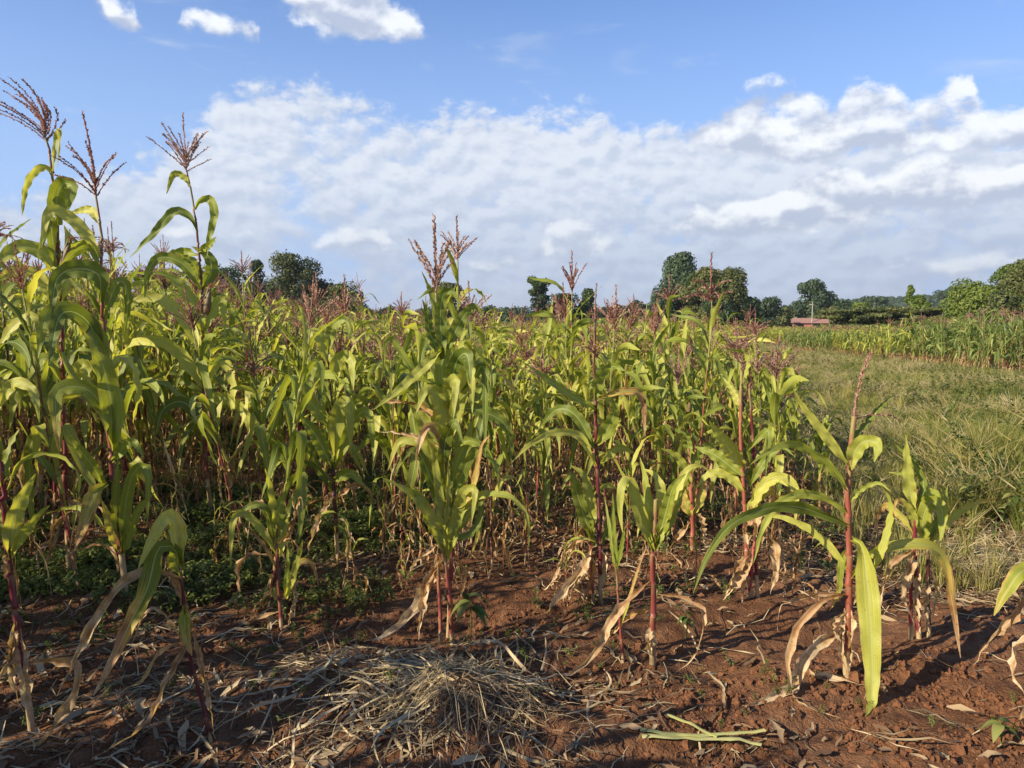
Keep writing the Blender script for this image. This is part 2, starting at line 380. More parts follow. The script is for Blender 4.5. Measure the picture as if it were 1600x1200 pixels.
M_HUSK = make_flat('ear_husk', (.10, .035, .045), (.22, .20, .07), 14, .5)
M_SILK = make_flat('ear_silk', (.14, .02, .02), (.25, .06, .03), 40, .7)
M_BARK = make_flat('tree_bark', (.10, .07, .05), (.22, .18, .14), 6, .85)
M_BRICK = make_flat('red_brick', (.30, .11, .07), (.42, .19, .13), 3, .85)
M_TIN = make_flat('rusty_tin', (.26, .13, .10), (.36, .21, .16), 2, .55)
M_POLE = make_flat('pale_wood', (.32, .30, .27), (.45, .43, .39), 5, .7)
M_WALLP = make_flat('pale_plaster', (.62, .55, .40), (.72, .66, .50), 1, .8)
M_DARK = make_flat('dark_opening', (.02, .02, .02), (.04, .035, .03), 2, .6)

def make_soil():
    m, N, o = material('red_soil'); P = geo_pos(N)
    sep_ = N.t.nodes.new('ShaderNodeSeparateXYZ'); N.t.links.new(P, sep_.inputs[0]); x, y, z = sep_.outputs
    n1 = N.noise(P, 1.3, 4, .55); n2 = N.noise(P, 14.0, 6, .65); n3 = N.noise(P, 90.0, 3, .6)
    soil = N.ramp(n2, [(.25, (.080, .036, .019)), (.5, (.165, .075, .036)), (.75, (.27, .135, .068))])
    soil = N.mix(N.ss(n1, .4, .7, 0, .5), soil, (.25, .135, .075, 1))
    soil = N.mix(N.ss(n3, .62, .72, 0, .5), soil, (.36, .21, .12, 1))
    # beyond the bare margin the ground carries dry grass and weeds
    gx = N.m('SUBTRACT', x, N.m('MULTIPLY_ADD', y, .265, 1.1))
    veg = N.ramp(N.noise(P, .5, 6, .7), [(.3, (.10, .12, .035)), (.5, (.17, .165, .06)), (.7, (.26, .21, .10))])
    k = N.m('MULTIPLY', N.ss(N.m('ADD', gx, N.m('MULTIPLY', N.m('SUBTRACT', n1, .5), 1.6)), .2, 1.4), N.ss(y, 5.0, 7.5))
    far = N.ss(y, 25, 60)
    col = N.mix(N.m('MAXIMUM', k, far), soil, veg)
    hh = N.m('ADD', N.m('MULTIPLY', n2, .7), N.m('MULTIPLY', n3, .3))
    bsdf(N, o, col, .92, .12, normal=bump(N, hh, 1.0, .055)); return m
M_SOIL = make_soil()
M_CLOD = make_flat('soil_clod', (.15, .062, .030), (.27, .13, .065), 30, .95, .1, .6)

# ---------------------------------------------------------------- maize pieces
def catmull(P, n):
    P = np.asarray(P, float)
    if len(P) == 2: t = np.linspace(0, 1, n)[:, None]; return P[0] * (1 - t) + P[1] * t
    d = np.r_[0, np.cumsum(np.linalg.norm(np.diff(P, axis=0), axis=1))]; d /= d[-1]
    Q = np.vstack([2 * P[0] - P[1], P, 2 * P[-1] - P[-2]]); out_ = []
    for s in np.linspace(0, 1, n):
        i = min(int(np.searchsorted(d, s, 'right')) - 1, len(P) - 2); i = max(i, 0)
        t = (s - d[i]) / max(d[i + 1] - d[i], 1e-9); p0, p1, p2, p3 = Q[i], Q[i + 1], Q[i + 2], Q[i + 3]
        out_.append(.5 * ((2 * p1) + (-p0 + p2) * t + (2 * p0 - 5 * p1 + 4 * p2 - p3) * t * t + (-p0 + 3 * p1 - 3 * p2 + p3) * t ** 3))
    return np.array(out_)
def unit(a): return a / np.maximum(np.linalg.norm(a, axis=-1, keepdims=True), 1e-9)
def ribbon(P, side, w, fold, wave, dry, rnd, cross=5, wamp=.006, seed=0, start_rows=None):
    """leaf blade: midrib P (n,3), side vectors, full width w (n), fold angle (n); returns piece"""
    rs = np.random.default_rng(seed); n = len(P)
    T = unit(np.gradient(P, axis=0)); S = unit(side - (side * T).sum(1, keepdims=True) * T); Nn = np.cross(T, S)
    us = np.linspace(-1, 1, cross); V = np.zeros((n, cross, 3)); D = np.zeros((n, cross, 4))
    s = np.linspace(0, 1, n); ph1, ph2 = rs.random(2) * 6.28; f1, f2 = rs.uniform(4, 8), rs.uniform(4, 8)
    for j, u in enumerate(us):
        ph, fr = (ph1, f1) if u < 0 else (ph2, f2)
        a = np.abs(u) * w * .5
        curl = a[:, None] * (S * np.sign(u) * np.cos(fold)[:, None] + Nn * np.sin(fold)[:, None])
        wv = wave * np.abs(u) ** 1.5 * np.sin(ph + fr * 2 * math.pi * s) * np.minimum(w / .05, 1)
        V[:, j] = P + curl + Nn * wv[:, None]
        D[:, j, 0] = dry; D[:, j, 1] = rnd; D[:, j, 2] = (u + 1) / 2; D[:, j, 3] = s
    if start_rows is not None:
        R0, D0 = start_rows; V = np.concatenate([R0, V]); D = np.concatenate([D0, D]); n += len(R0)
    idx = np.arange(n * cross).reshape(n, cross)
    F = np.stack([idx[:-1, :-1], idx[:-1, 1:], idx[1:, 1:], idx[1:, :-1]], -1).reshape(-1, 4)
    return V.reshape(-1, 3), F, D.reshape(-1, 4)
def wprofile(s, wmax, kind='blade'):
    if kind == 'dry': return wmax * (.35 + .65 * sstep(s, 0, .35)) * (1 - sstep(s, .55, 1.02)) * .98 + .002
    return wmax * (.62 + .38 * sstep(s, 0, .28)) * np.clip(1 - ((s - .22).clip(0) / .79) ** 2.1, 0, 1) + .0015
def rand_leaf(seed, L, wmax, a0, a1, mid=.45, sharp=.30, twist=60, curl=25, dry0=0, dry1=.2, fold0=50, fold1=12, kind='blade', n=16, cross=5, sheath=.10, wav=.006, kink=None):
    rs = np.random.default_rng(seed); s = np.linspace(0, 1, n)
    ang = R(a0) + R(a1 - a0) * sstep(s, mid - sharp, mid + sharp)
    if kink: ang = R(a0) + R(a1 - a0) * sstep(s, kink - .05, kink + .05)
    ang = ang + R(6) * np.sin(s * 9 + rs.random() * 6)
    azm = R(curl) * rs.normal() * s ** 1.5 + R(5) * np.sin(s * 7 + rs.random() * 6)
    if kind == 'dry': ang = ang + R(16) * np.sin(s * 11 + rs.random() * 6); azm = azm + R(40) * np.sin(s * 5 + rs.random() * 6) * s
    d = np.stack([np.sin(ang) * np.cos(azm), np.sin(ang) * np.sin(azm), np.cos(ang)], 1)
    P = np.vstack([[0, 0, 0], np.cumsum((d[:-1] + d[1:]) / 2 * L / (n - 1), 0)]); P[:, 0] += .010
    T = unit(np.gradient(P, axis=0)); S = np.stack([-np.sin(azm), np.cos(azm), 0 * azm], 1)
    tw = R(twist) * rs.normal() * sstep(s, .15, 1.0) + R(12) * np.sin(s * 8 + rs.random() * 6) * s
    S = S * np.cos(tw)[:, None] + np.cross(T, S) * np.sin(tw)[:, None]
    fold = R(fold0) * (1 - sstep(s, 0, .35)) + R(fold1) * (1 + .3 * np.sin(s * 13 + rs.random() * 6)) + (R(45) * rs.random() * sstep(s, .2, .6) if kind == 'dry' else 0)
    w = wprofile(s, wmax * rs.uniform(.8, 1.05), kind); w = w * (1 + (.16 if kind == 'dry' else .04) * rs.normal(size=n)); dry = dry0 + (dry1 - dry0) * s ** 1.6
    rows = None
    if sheath > 0:
        zs = [-sheath, -sheath * .55, -sheath * .12]; R0 = np.zeros((3, cross, 3)); D0 = np.zeros((3, cross, 4))
        for i, z in enumerate(zs):
            th = np.linspace(-1, 1, cross) * (2.6 - .5 * i); rr = .0088 + .0015 * i
            R0[i, :, 0] = np.cos(th) * rr; R0[i, :, 1] = np.sin(th) * rr; R0[i, :, 2] = z
            D0[i, :, 0] = dry0; D0[i, :, 1] = .5; D0[i, :, 2] = np.linspace(0, 1, cross); D0[i, :, 3] = 0
        rows = (R0, D0)
    return ribbon(P, S, w, fold, wav, dry, rs.random(), cross, seed=seed, start_rows=rows)
def leaf_library(n, cross, lite):
    lib = dict(mid=[], top=[], droop=[], dry=[], young=[])
    q = 1 if not lite else .5
    for i in range(16): lib['mid'].append(rand_leaf(100 + i, random.uniform(.62, .82), random.uniform(.060, .085), random.uniform(14, 30), random.uniform(110, 165), random.uniform(.35, .6), random.uniform(.2, .4), dry1=random.choice([0, .1, .25, .42]), n=n, cross=cross, sheath=.10 * (not lite)))
    for i in range(8): lib['droop'].append(rand_leaf(200 + i, random.uniform(.6, .78), random.uniform(.06, .085), random.uniform(15, 30), random.uniform(160, 176), dry0=.02, dry1=random.choice([.1, .3, .5]), kink=random.uniform(.25, .45), n=n, cross=cross, sheath=.10 * (not lite)))
    for i in range(10): lib['top'].append(rand_leaf(300 + i, random.uniform(.36, .55), random.uniform(.045, .062), random.uniform(10, 25), random.uniform(40, 150), dry1=random.choice([0, .1, .2]), n=n, cross=cross, sheath=.08 * (not lite)))
    for i in range(12): lib['dry'].append(rand_leaf(400 + i, random.uniform(.42, .66), random.uniform(.022, .046), random.uniform(40, 80), random.uniform(160, 178), random.uniform(.15, .35), .2, twist=90, curl=40, dry0=.55, dry1=1.0, fold1=60, kind='dry', n=n, cross=cross, sheath=.08 * (not lite), wav=.016))
    for i in range(6): lib['young'].append(rand_leaf(500 + i, random.uniform(.4, .6), random.uniform(.03, .045), random.uniform(8, 20), random.uniform(50, 150), dry1=.1, n=n, cross=cross, sheath=.04 * (not lite)))
    return lib
def tube(P, rad, sides=8, dry=0, rnd=.5, a0=0, a1=1, bcol=0.0):
    P = np.asarray(P, float); n = len(P); T = unit(np.gradient(P, axis=0))
    ref = np.where(np.abs(T[:, 2:3]) > .9, np.array([[1., 0, 0]]), np.array([[0, 0, 1.]]))
    A = unit(np.cross(T, ref))
    for i in range(1, n): A[i] = unit(A[i - 1] - (A[i - 1] * T[i]).sum() * T[i])
    B = np.cross(T, A); th = np.linspace(0, 2 * math.pi, sides, endpoint=False)
    rad = np.broadcast_to(np.asarray(rad, float), (n,))
    V = P[:, None] + rad[:, None, None] * (A[:, None] * np.cos(th)[None, :, None] + B[:, None] * np.sin(th)[None, :, None])
    idx = np.arange(n * sides).reshape(n, sides); nx = np.roll(idx, -1, 1)
    F = np.stack([idx[:-1], nx[:-1], nx[1:], idx[1:]], -1).reshape(-1, 4)
    D = np.zeros((n, sides, 4)); D[..., 0] = np.broadcast_to(np.asarray(dry, float), (n,))[:, None]; D[..., 1] = rnd; D[..., 2] = bcol
    D[..., 3] = np.linspace(a0, a1, n)[:, None]
    return V.reshape(-1, 3), F, D.reshape(-1, 4)
def stalk_piece(P, r0, r1, node_gap, dryfn, seed, sides=8, a1=1.0):
    """P: centre line (any number of points); joints with swollen rings every node_gap metres"""
    rs = np.random.default_rng(seed); L = np.linalg.norm(np.diff(P, axis=0), axis=1).sum()
    k = max(int(L / node_gap), 2); s = [0.0]
    for i in range(1, k + 1):
        c = (i + rs.uniform(-.22, .22) * (i < k)) / k
        s += [c - .045 / k * 2, c - .012 / k * 2, c + .012 / k * 2, c + .06 / k * 2] if i < k else [1.0]
    s = np.array(s); Pf = catmull(P, 60); d = np.linspace(0, 1, 60)
    Q = np.stack([np.interp(s, d, Pf[:, j]) for j in range(3)], 1)
    ring = np.ones(len(s)); ring[1:-1:4] = 1.0; ring[2:-1:4] = 1.28; ring[3:-1:4] = 1.22; ring[4:-1:4] = .95
    rad = (r0 + (r1 - r0) * s) * (1 + (ring - 1) * .55)
    zig = rs.normal(size=(len(s), 3)) * r0 * .18; zig[:, 2] = 0; Q = Q + zig * (s[:, None] > 0)
    V, F, D = tube(Q, rad, sides, dry=dryfn(s), rnd=rs.random(), a0=0, a1=a1)
    ph = np.array([0.0] + [v for i in range(1, k + 1) for v in ([.9, 1.0, 0.0, .15] if i < k else [.9])]); D[:, 2] = np.repeat(ph, sides); return V, F, D
def tassel_piece(seed, nb=12, L=.20, spread=55, droop=20, spike=.26, lite=False, rad=.0016, bias=(0, 0), spk=1.45):
    rs = np.random.default_rng(seed); A = Acc()
    def branch(P, r, rnd, dens):
        A.add(tube(P, np.linspace(r * 1.4, r * .7, len(P)), 3 if lite else 4, rnd=rnd, bcol=.2), mi=0)
        Pf = catmull(P, dens); T = unit(np.gradient(Pf, axis=0)); V = []; F = []; D = []
        for i in range(1, dens):
            for s_ in range(1 if lite else 2):
                q = rs.normal(size=3); q = unit(q - (q @ T[i]) * T[i]); l = rs.uniform(.006, .010) * spk * (1.8 if lite else 1); w = l * .32
                dirv_ = unit(T[i] * 1.0 + q * .45); sd_ = unit(np.cross(dirv_, rs.normal(size=3)))
                b0 = Pf[i] + q * r * .6; k = len(V)
                V += [b0, b0 + dirv_ * l * .5 + sd_ * w, b0 + dirv_ * l, b0 + dirv_ * l * .5 - sd_ * w]; F.append([k, k + 1, k + 2, k + 3])
                D += [[0, rnd, rs.random(), i / dens]] * 4
        A.add((np.array(V), np.array(F), np.array(D, float)))
    lean = np.array([bias[0], bias[1], 0])
    t = np.linspace(0, 1, 6)[:, None]
    branch(np.array([0, 0, 0]) + t * np.array([0, 0, 1]) * spike + t ** 2 * (lean * .5 + rs.normal(size=3) * .02) * spike, rad * 1.7, rs.random(), 14 if lite else 46)
    for b in range(nb):
        z0 = .07 * (b / max(nb, 1)) * (L / .2); azb = b * 2.4 + rs.normal() * .3; a = R(spread) * rs.uniform(.45, 1.1) * (1 - .35 * b / nb)
        l = L * rs.uniform(.65, 1.1) * (1 - .3 * b / nb); s = np.linspace(0, 1, 6); ang = a + R(droop) * s ** 1.5 * rs.uniform(.3, 1.5)
        hd = np.array([math.cos(azb), math.sin(azb), 0]); st = (np.sin(ang)[:, None] * hd + np.cos(ang)[:, None] * np.array([0, 0, 1]) + lean * s[:, None]) * l / 5
        P = np.vstack([[0, 0, z0], np.array([0, 0, z0]) + np.cumsum(st[1:], 0)])
        branch(P, rad, rs.random(), 7 if lite else 24)
    return A.piece()
def ear_piece(seed, L=.20, r=.026):
    t = np.linspace(0, 1, 9); rad = r * np.array([.45, .85, 1, 1, .93, .8, .6, .4, .15]); P = np.stack([t * L * .16, 0 * t, t * L], 1)
    A = Acc(); A.add(tube(P, rad, 10, a1=1))
    for k in range(3):     # loose husk tips
        a = k * 2.1 + seed; p = np.array([[math.cos(a) * r * .7, math.sin(a) * r * .7, L * .55], [math.cos(a) * r * .6 + .02, math.sin(a) * r * .6, L * .9], [.045 + math.cos(a) * .02, math.sin(a) * .03, L * 1.15]])
        p = catmull(p, 6); A.add(ribbon(p, np.tile([-math.sin(a), math.cos(a), 0.], (6, 1)), np.linspace(.028, .002, 6), np.full(6, .5), 0, 0, .5, 3))
    return A.piece()
def silk_piece(seed, L=.20):
    rs = np.random.default_rng(seed); A = Acc()
    for k in range(14):
        a = rs.random() * 6.28; l = rs.uniform(.03, .075); p = np.array([[.03, 0, L * .97], [.035 + math.cos(a) * .008, math.sin(a) * .008, L + .02], [.04 + math.cos(a) * .02, math.sin(a) * .02, L + l * .6], [.05 + math.cos(a) * .035, math.sin(a) * .03, L + l * .3]])
        A.add(tube(catmull(p, 6), .0012, 3))
    return A.piece()
LIB = leaf_library(16, 5, False)
LIBL = leaf_library(7, 3, True)
LEAFM = {k: [pmesh('leaf', p, M_LEAF) for p in v] for k, v in LIB.items()}
LEAFMG = {k: [pmesh('leaf', p, M_LEAFG) for p in v] for k, v in LIB.items() if k != 'dry'}; LEAFMG['dry'] = LEAFM['dry']
def std_stalk(i, sides=7):
    rs = np.random.default_rng(i); z = np.linspace(0, 1, 5)
    P = np.stack([.012 * rs.normal() * np.sin(z * 3.0), .012 * rs.normal() * np.sin(z * 2.2), z], 1)
    P[:, :2] -= P[0, :2]
    return stalk_piece(P, .0095, .0038, .085, lambda s: (s < rs.uniform(.02, .16)) * .9 + (np.sin(s * 40 + i) > .8) * .5 * (s < .6), i, sides)
STALKP = [std_stalk(i) for i in range(8)]; STALKM = [pmesh('stalk', p, M_STALK) for p in STALKP]
TASP = [tassel_piece(1, 11, .20, 50, 15), tassel_piece(2, 14, .19, 60, 35), tassel_piece(3, 9, .22, 40, 10), tassel_piece(4, 15, .17, 55, 95),
        tassel_piece(5, 6, .14, 22, 8, .22), tassel_piece(6, 16, .21, 58, 20), tassel_piece(7, 12, .18, 35, 20, .24, spk=1.3), tassel_piece(8, 10, .2, 50, 40)]
TASM = [pmesh('tassel', p, M_TASSEL) for p in TASP]
EARM = [pmesh('ear', ear_piece(i), M_HUSK) for i in range(2)]; SILKM = [pmesh('silk', silk_piece(i), M_SILK) for i in range(2)]
TAS_WORD = ['open brown tassel', 'wide bushy brown tassel', 'loose reddish tassel', 'drooping pink tassel', 'narrow closed tassel', 'large spreading tassel', 'dense reddish tassel', 'ragged drooping tassel']

def plan_plant(h, rs, vigor=1.0, dryness=.35, tassel=True, small=False):
    """list of (kind, variant, z, azimuth, scale, tilt) for one maize plant of height h"""
    out_ = []; n = int(rs.integers(10, 15)) if not small else int(rs.integers(5, 8)); phi = rs.random() * 6.28
    for i in range(n):
        f = (i + .5) / n; z = h * (.10 + .84 * f); az_ = phi + i * math.pi + rs.normal() * .35
        if small: k = 'young' if rs.random() > .25 else 'dry'
        elif f < dryness * rs.uniform(.7, 1.3): k = 'dry'
        elif f > .78: k = 'top'
        else: k = 'mid' if rs.random() < .66 else 'droop'
        if f < .45 and rs.random() < .5: out_.append(('dry', int(rs.integers(0, 12)), z * rs.uniform(.6, 1.2), rs.random() * 6.28, rs.uniform(.6, 1.05), rs.normal() * .2))
        if k == 'dry' and rs.random() < .15 and f > .2: k = 'mid'
        sc = vigor * rs.uniform(.8, 1.12) * (.72 if small else 1) * (min(h / 1.7, 1.15) ** .7)
        out_.append((k, int(rs.integers(0, len(LIB[k]))), z, az_, sc, rs.normal() * .12))
    return out_
N_MAIZE = [0]
def build_plant(x, y, h, seed, label, group, vigor=1.0, dryness=.35, tassel=None, small=False, ear=None, lean=None, tscale=1.0, root=None, z0=None, lm=None):
    lm = lm or LEAFM
    rs = np.random.default_rng(seed); N_MAIZE[0] += 1
    if lean is None: lean = (rs.normal() * .085, rs.normal() * .085)
    z = gz(x, y) - .01 if z0 is None else z0
    o = empty('maize_plant', (x, y, z), (lean[1], lean[0], 0)); tag(o, label, 'maize plant', group)
    link('stalk', STALKM[int(rs.integers(0, 8))], o, scale=(min(h / 1.6, 1.25) * rs.uniform(.85, 1.1),) * 2 + (h,))
    for k, v, zz, a, sc, tl in plan_plant(h, rs, vigor, dryness, True, small):
        link('leaf', lm[k][v], o, (0, 0, zz), (tl, 0, a), sc)
    if tassel is not None:
        link('tassel', TASM[tassel], o, (0, 0, h * .99), (0, 0, rs.random() * 6.28), tscale * rs.uniform(.85, 1.15))
    if ear or (ear is None and rs.random() < .35 and not small and h > 1.3):
        a = rs.random() * 6.28; e = link('ear', EARM[int(rs.integers(0, 2))], o, (math.cos(a) * .01, math.sin(a) * .01, h * rs.uniform(.42, .58)), (0, .22, a), rs.uniform(.8, 1.1))
        link('silk', SILKM[int(rs.integers(0, 2))], e)
    return o
def joined_plant(seed, h, lib, lite, vigor=1.0, dryness=.3, tassel=0, ntone=None, lmat=None):
    rs = np.random.default_rng(seed); A = Acc()
    S = (min(h / 1.6, 1.25),) * 2 + (h,)
    sp = stalk_piece(np.array([[0, 0, 0], [.01, .01, .5], [0, .02, 1.0]]), .0095, .0038, .14, lambda s: (s < .12) * .9, seed, 3) if lite else STALKP[seed % 8]
    A.add(sp, Matrix.Diagonal((*S, 1)), 1)
    for k, v, zz, a, sc, tl in plan_plant(h, rs, vigor, dryness):
        A.add(lib[k][v], Matrix.Translation((0, 0, zz)) @ Matrix.Rotation(a, 4, 'Z') @ Matrix.Rotation(tl, 4, 'X') @ Matrix.Scale(sc, 4), 0, rs.random())
    if tassel:
        tp = tassel_piece(seed, 7, .22, 50, 25, lite=True, rad=.003, spk=1.8) if lite else TASP[seed % 8]
        A.add(tp, Matrix.Translation((0, 0, h * .99)), 2)
    return A.mesh('maize_mass', [lmat or M_LEAF, M_STALK, M_TASSEL])

# ================================================================ THE GROUND
def grid_coords(fine0, fine1, step, far0, far1, grow=1.16):
    c = list(np.arange(fine0, fine1, step)); s = step; p = fine1
    while p < far1: c.append(p); s *= grow; p += s
    c.append(far1); s = step; p = fine0 - step; lo = []
    while p > far0: lo.append(p); s *= grow; p -= s
    lo.append(far0); return np.array(lo[::-1] + c)
gx_ = grid_coords(-3.4, 4.4, .019, -4000, 4000); gy_ = grid_coords(1.3, 6.6, .017, -300, 6000)
GX, GY = np.meshgrid(gx_, gy_, indexing='ij'); GZ = soil_z(GX, GY)
idx = np.arange(GX.size).reshape(GX.shape)
GF = np.stack([idx[:-1, :-1], idx[1:, :-1], idx[1:, 1:], idx[:-1, 1:]], -1).reshape(-1, 4)
ground = link('ground', mesh_from('ground', np.stack([GX, GY, GZ], -1).reshape(-1, 3), GF, None, [M_SOIL]))
tag(ground, kind='structure')

# distant wooded hills
def hill(name, x0, x1, y, depth, prof, mat, bumpy):
    xs = np.linspace(x0, x1, 260); ys = np.linspace(0, 1, 26)
    X, Yt = np.meshgrid(xs, ys, indexing='ij'); H = np.interp(xs, [p[0] for p in prof], [p[1] for p in prof])[:, None]
    Z = (H + 3) * np.sin(np.minimum(Yt * 1.05, 1) * math.pi / 2) ** .8 * (1 - .0 * Yt) - 3
    Z = Z + bumpy * (vnoise(X, Yt * depth, 22.0) + .7 * vnoise(X, Yt * depth, 9.0)) * (Z > -2.5)
    Z[:, -1] = -6
    i2 = np.arange(X.size).reshape(X.shape); F = np.stack([i2[:-1, :-1], i2[1:, :-1], i2[1:, 1:], i2[:-1, 1:]], -1).reshape(-1, 4)
    o = link(name, mesh_from(name, np.stack([X, y + Yt * depth, Z], -1).reshape(-1, 3), F, None, [mat], smooth=False)); tag(o, kind='structure'); return o
def woods_mat(name, a, b):
    m, N, o = material(name); n = N.noise(geo_pos(N), .12, 6, .7)
    bsdf(N, o, N.mix(N.ss(n, .35, .65), (*a, 1), (*b, 1)), .9, .1, normal=bump(N, n, 1.0, 6.0)); return m
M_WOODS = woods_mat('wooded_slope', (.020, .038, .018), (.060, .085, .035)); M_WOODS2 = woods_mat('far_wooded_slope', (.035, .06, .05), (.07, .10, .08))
def XP(px, Y): return (px - 800) / FPX * Y
def ZP(py, Y): return EYE + (490 - py) / FPX * Y
HILLP = [(XP(px, 420), ZP(py, 420)) for px, py in [(1130, 500), (1280, 488), (1400, 482), (1440, 478), (1500, 470), (1800, 452), (2300, 440)]]
hill('hill', XP(1130, 420), XP(2300, 420), 420, 260, HILLP, M_WOODS, 3.0)
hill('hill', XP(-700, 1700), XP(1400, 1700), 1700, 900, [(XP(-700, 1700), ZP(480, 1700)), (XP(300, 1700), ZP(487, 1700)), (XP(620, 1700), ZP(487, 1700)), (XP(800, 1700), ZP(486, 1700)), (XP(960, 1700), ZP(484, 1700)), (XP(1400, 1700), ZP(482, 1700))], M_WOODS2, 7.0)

# ================================================================ THE NEAREST MAIZE PLANTS, LEAF BY LEAF
_ls = [1000]
def hero(base, label, stalks, leaves, r=(9, 5), tassels=(), ears=(), group=None, Y=None, name='maize_plant', cat='maize plant', sheath_to=.12):
    """base (px,py) on the ground; stalks: point lists; leaves: (points, width px, dryness at base, at tip, depth swing m)"""
    N_MAIZE[0] += 1
    if Y is None: b = on_ground(*base)
    else: p = at(base[0], base[1], Y); b = np.array([p[0], Y, gz(p[0], Y)])
    Y = b[1]; k = Y / FPX; o = empty(name, b); tag(o, label, cat, group)
    for i, st in enumerate(stalks):
        pts = [at(q[0], q[1], Y + (q[2] if len(q) > 2 else 0)) - b for q in st]
        if i == 0: pts[0] = np.array([0, 0, -.02])
        else: pts[0][2] = gz(pts[0][0] + b[0], b[1]) - b[2] - .01
        rr = (r[0] * k * .56, r[1] * k * .54) if i == 0 else (r[0] * k * .46, r[1] * k * .44)
        pc = stalk_piece(np.array(pts), rr[0], rr[1], .13, lambda s: (s < sheath_to) * .95, _ls[0], 10, a1=.8); _ls[0] += 1
        link('stalk', pmesh('stalk', pc, M_STALK), o)
    for lf in leaves:
        pts, w, d0, d1 = lf[:4]; sw = lf[4] if len(lf) > 4 else None; _ls[0] += 1; rs = np.random.default_rng(_ls[0])
        if sw is None: sw = rs.uniform(-.16, .12)
        m = len(pts); P = np.array([at(q[0], q[1], Y + sw * (j / (m - 1)) ** 1.2) for j, q in enumerate(pts)]) - b
        P = catmull(P, 22); s = np.linspace(0, 1, 22)
        zmin = soil_z(P[:, 0] + b[0], P[:, 1] + b[1]) - b[2] + .006; P[:, 2] = np.maximum(P[:, 2], zmin)
        T = unit(np.gradient(P, axis=0)); V = unit(P + b - np.array([0, 0, EYE])); S = unit(np.cross(T, V))
        for _ in range(2): S[1:-1] = unit(S[:-2] + S[1:-1] * 2 + S[2:])
        tw = R(rs.uniform(-38, 38)) + R(rs.uniform(-35, 35)) * s + R(10) * np.sin(s * 7 + rs.random() * 6)
        if len(lf) > 5: tw = R(lf[5]) + 0 * s
        S = S * np.cos(tw)[:, None] + np.cross(T, S) * np.sin(tw)[:, None]
        dry = d0 + (d1 - d0) * s ** 1.4; isdry = d0 > .4
        fold = R(55) * (1 - sstep(s, 0, .3)) + R(12) + ((R(30) + R(35) * rs.random()) * sstep(s, .1, .5) * (1 + .35 * np.sin(s * 14 + rs.random() * 6)) if isdry else 0)
        if isdry: P = P + np.cumsum(rs.normal(0, .0035, P.shape), 0) * s[:, None]; P[:, 2] = np.maximum(P[:, 2], zmin)
        pc = ribbon(P, S, wprofile(s, w * k * (.95 if isdry else .92), 'dry' if isdry else 'blade') * (1 + (.12 if isdry else .045) * rs.normal(size=22)), fold, (.018 if isdry else .012), dry, rs.random(), 7, seed=_ls[0])
        link('leaf', pmesh('leaf', pc, M_LEAF), o)
    for tx, ty, rotx, rotz, sc, spec in tassels:
        link('tassel', pmesh('tassel', tassel_piece(_ls[0], **spec), M_TASSEL), o, at(tx, ty, Y) - b, (rotx, spec.get('rz', 0) if False else 0, rotz), sc); _ls[0] += 1
    for ex, ey, tilt, az_, sc in ears:
        e = link('ear', EARM[0], o, at(ex, ey, Y - .02) - b, (0, tilt, az_), sc); link('silk', SILKM[0], e)
    return o

G0 = 'maize plants along the bare front edge of the field'
hero((1323, 1065), 'tall crimson stalked maize plant with one broad leaf hanging down to the bare red soil',
     [[(1323, 1065), (1325, 980), (1326, 900), (1326, 820), (1325, 740), (1330, 690), (1335, 650)]],
     [([(1324, 722), (1295, 687), (1253, 632), (1240, 607)], 17, 0, .1, -.1), ([(1332, 690), (1362, 652), (1396, 616)], 13, 0, 0, .1),
      ([(1327, 732), (1338, 700), (1356, 688), (1372, 696), (1366, 722)], 27, 0, .05, -.12, 10), ([(1326, 765), (1297, 728), (1242, 694), (1200, 706), (1172, 726)], 17, 0, .25, -.2),
      ([(1327, 822), (1290, 806), (1240, 791), (1190, 797), (1140, 822), (1105, 870), (1083, 927)], 20, 0, .2, -.35), ([(1326, 800), (1300, 782), (1258, 771), (1218, 787), (1192, 825), (1177, 880)], 17, 0, .15, -.1),
      ([(1328, 895), (1300, 857), (1262, 825), (1221, 808), (1178, 804)], 15, 0, .2, .15), ([(1332, 842), (1347, 855), (1355, 915), (1361, 1000), (1363, 1080), (1357, 1128), (1350, 1142)], 37, .02, .22, -.28, 4),
      ([(1362, 905), (1382, 848), (1393, 800), (1388, 775), (1376, 760)], 14, 0, .05, -.05), ([(1328, 905), (1355, 872), (1400, 852), (1448, 852), (1474, 872), (1486, 930), (1501, 1028)], 19, .1, .75, .1),
      ([(1326, 785), (1345, 765), (1372, 755), (1392, 768)], 9, 0, .2), ([(1325, 930), (1290, 937), (1249, 980), (1235, 1035), (1242, 1086), (1272, 1127), (1310, 1155)], 15, .55, .95, -.3),
      ([(1325, 928), (1272, 930), (1217, 943), (1203, 965), (1200, 988)], 11, .6, .95, -.05), ([(1322, 980), (1290, 999), (1253, 1031), (1230, 1086), (1180, 1118), (1142, 1142)], 24, .75, .95, -.25),
      ([(1320, 1062), (1262, 1078), (1303, 1086), (1352, 1098)], 19, .7, .9, -.1), ([(1324, 935), (1330, 990), (1322, 1060)], 20, .8, 1, -.02, 10), ([(1320, 950), (1316, 1010), (1328, 1058)], 14, .8, 1, -.02, 10),
      ([(1345, 862), (1352, 880), (1344, 915), (1334, 945)], 14, .35, .75, -.05), ([(1330, 850), (1315, 880), (1310, 925), (1296, 955)], 12, .1, .5, .05), ([(1322, 955), (1300, 975), (1312, 1010)], 9, .7, .9)],
     r=(10.5, 7), tassels=[(1335, 652, -.0, 1.5, 1.0, dict(nb=0, spike=.28, bias=(0, -.45), rad=.0016, spk=1.9)), (1336, 655, .3, 0, 1.0, dict(nb=1, L=.2, spread=80, droop=50, spike=.03))], group=G0)
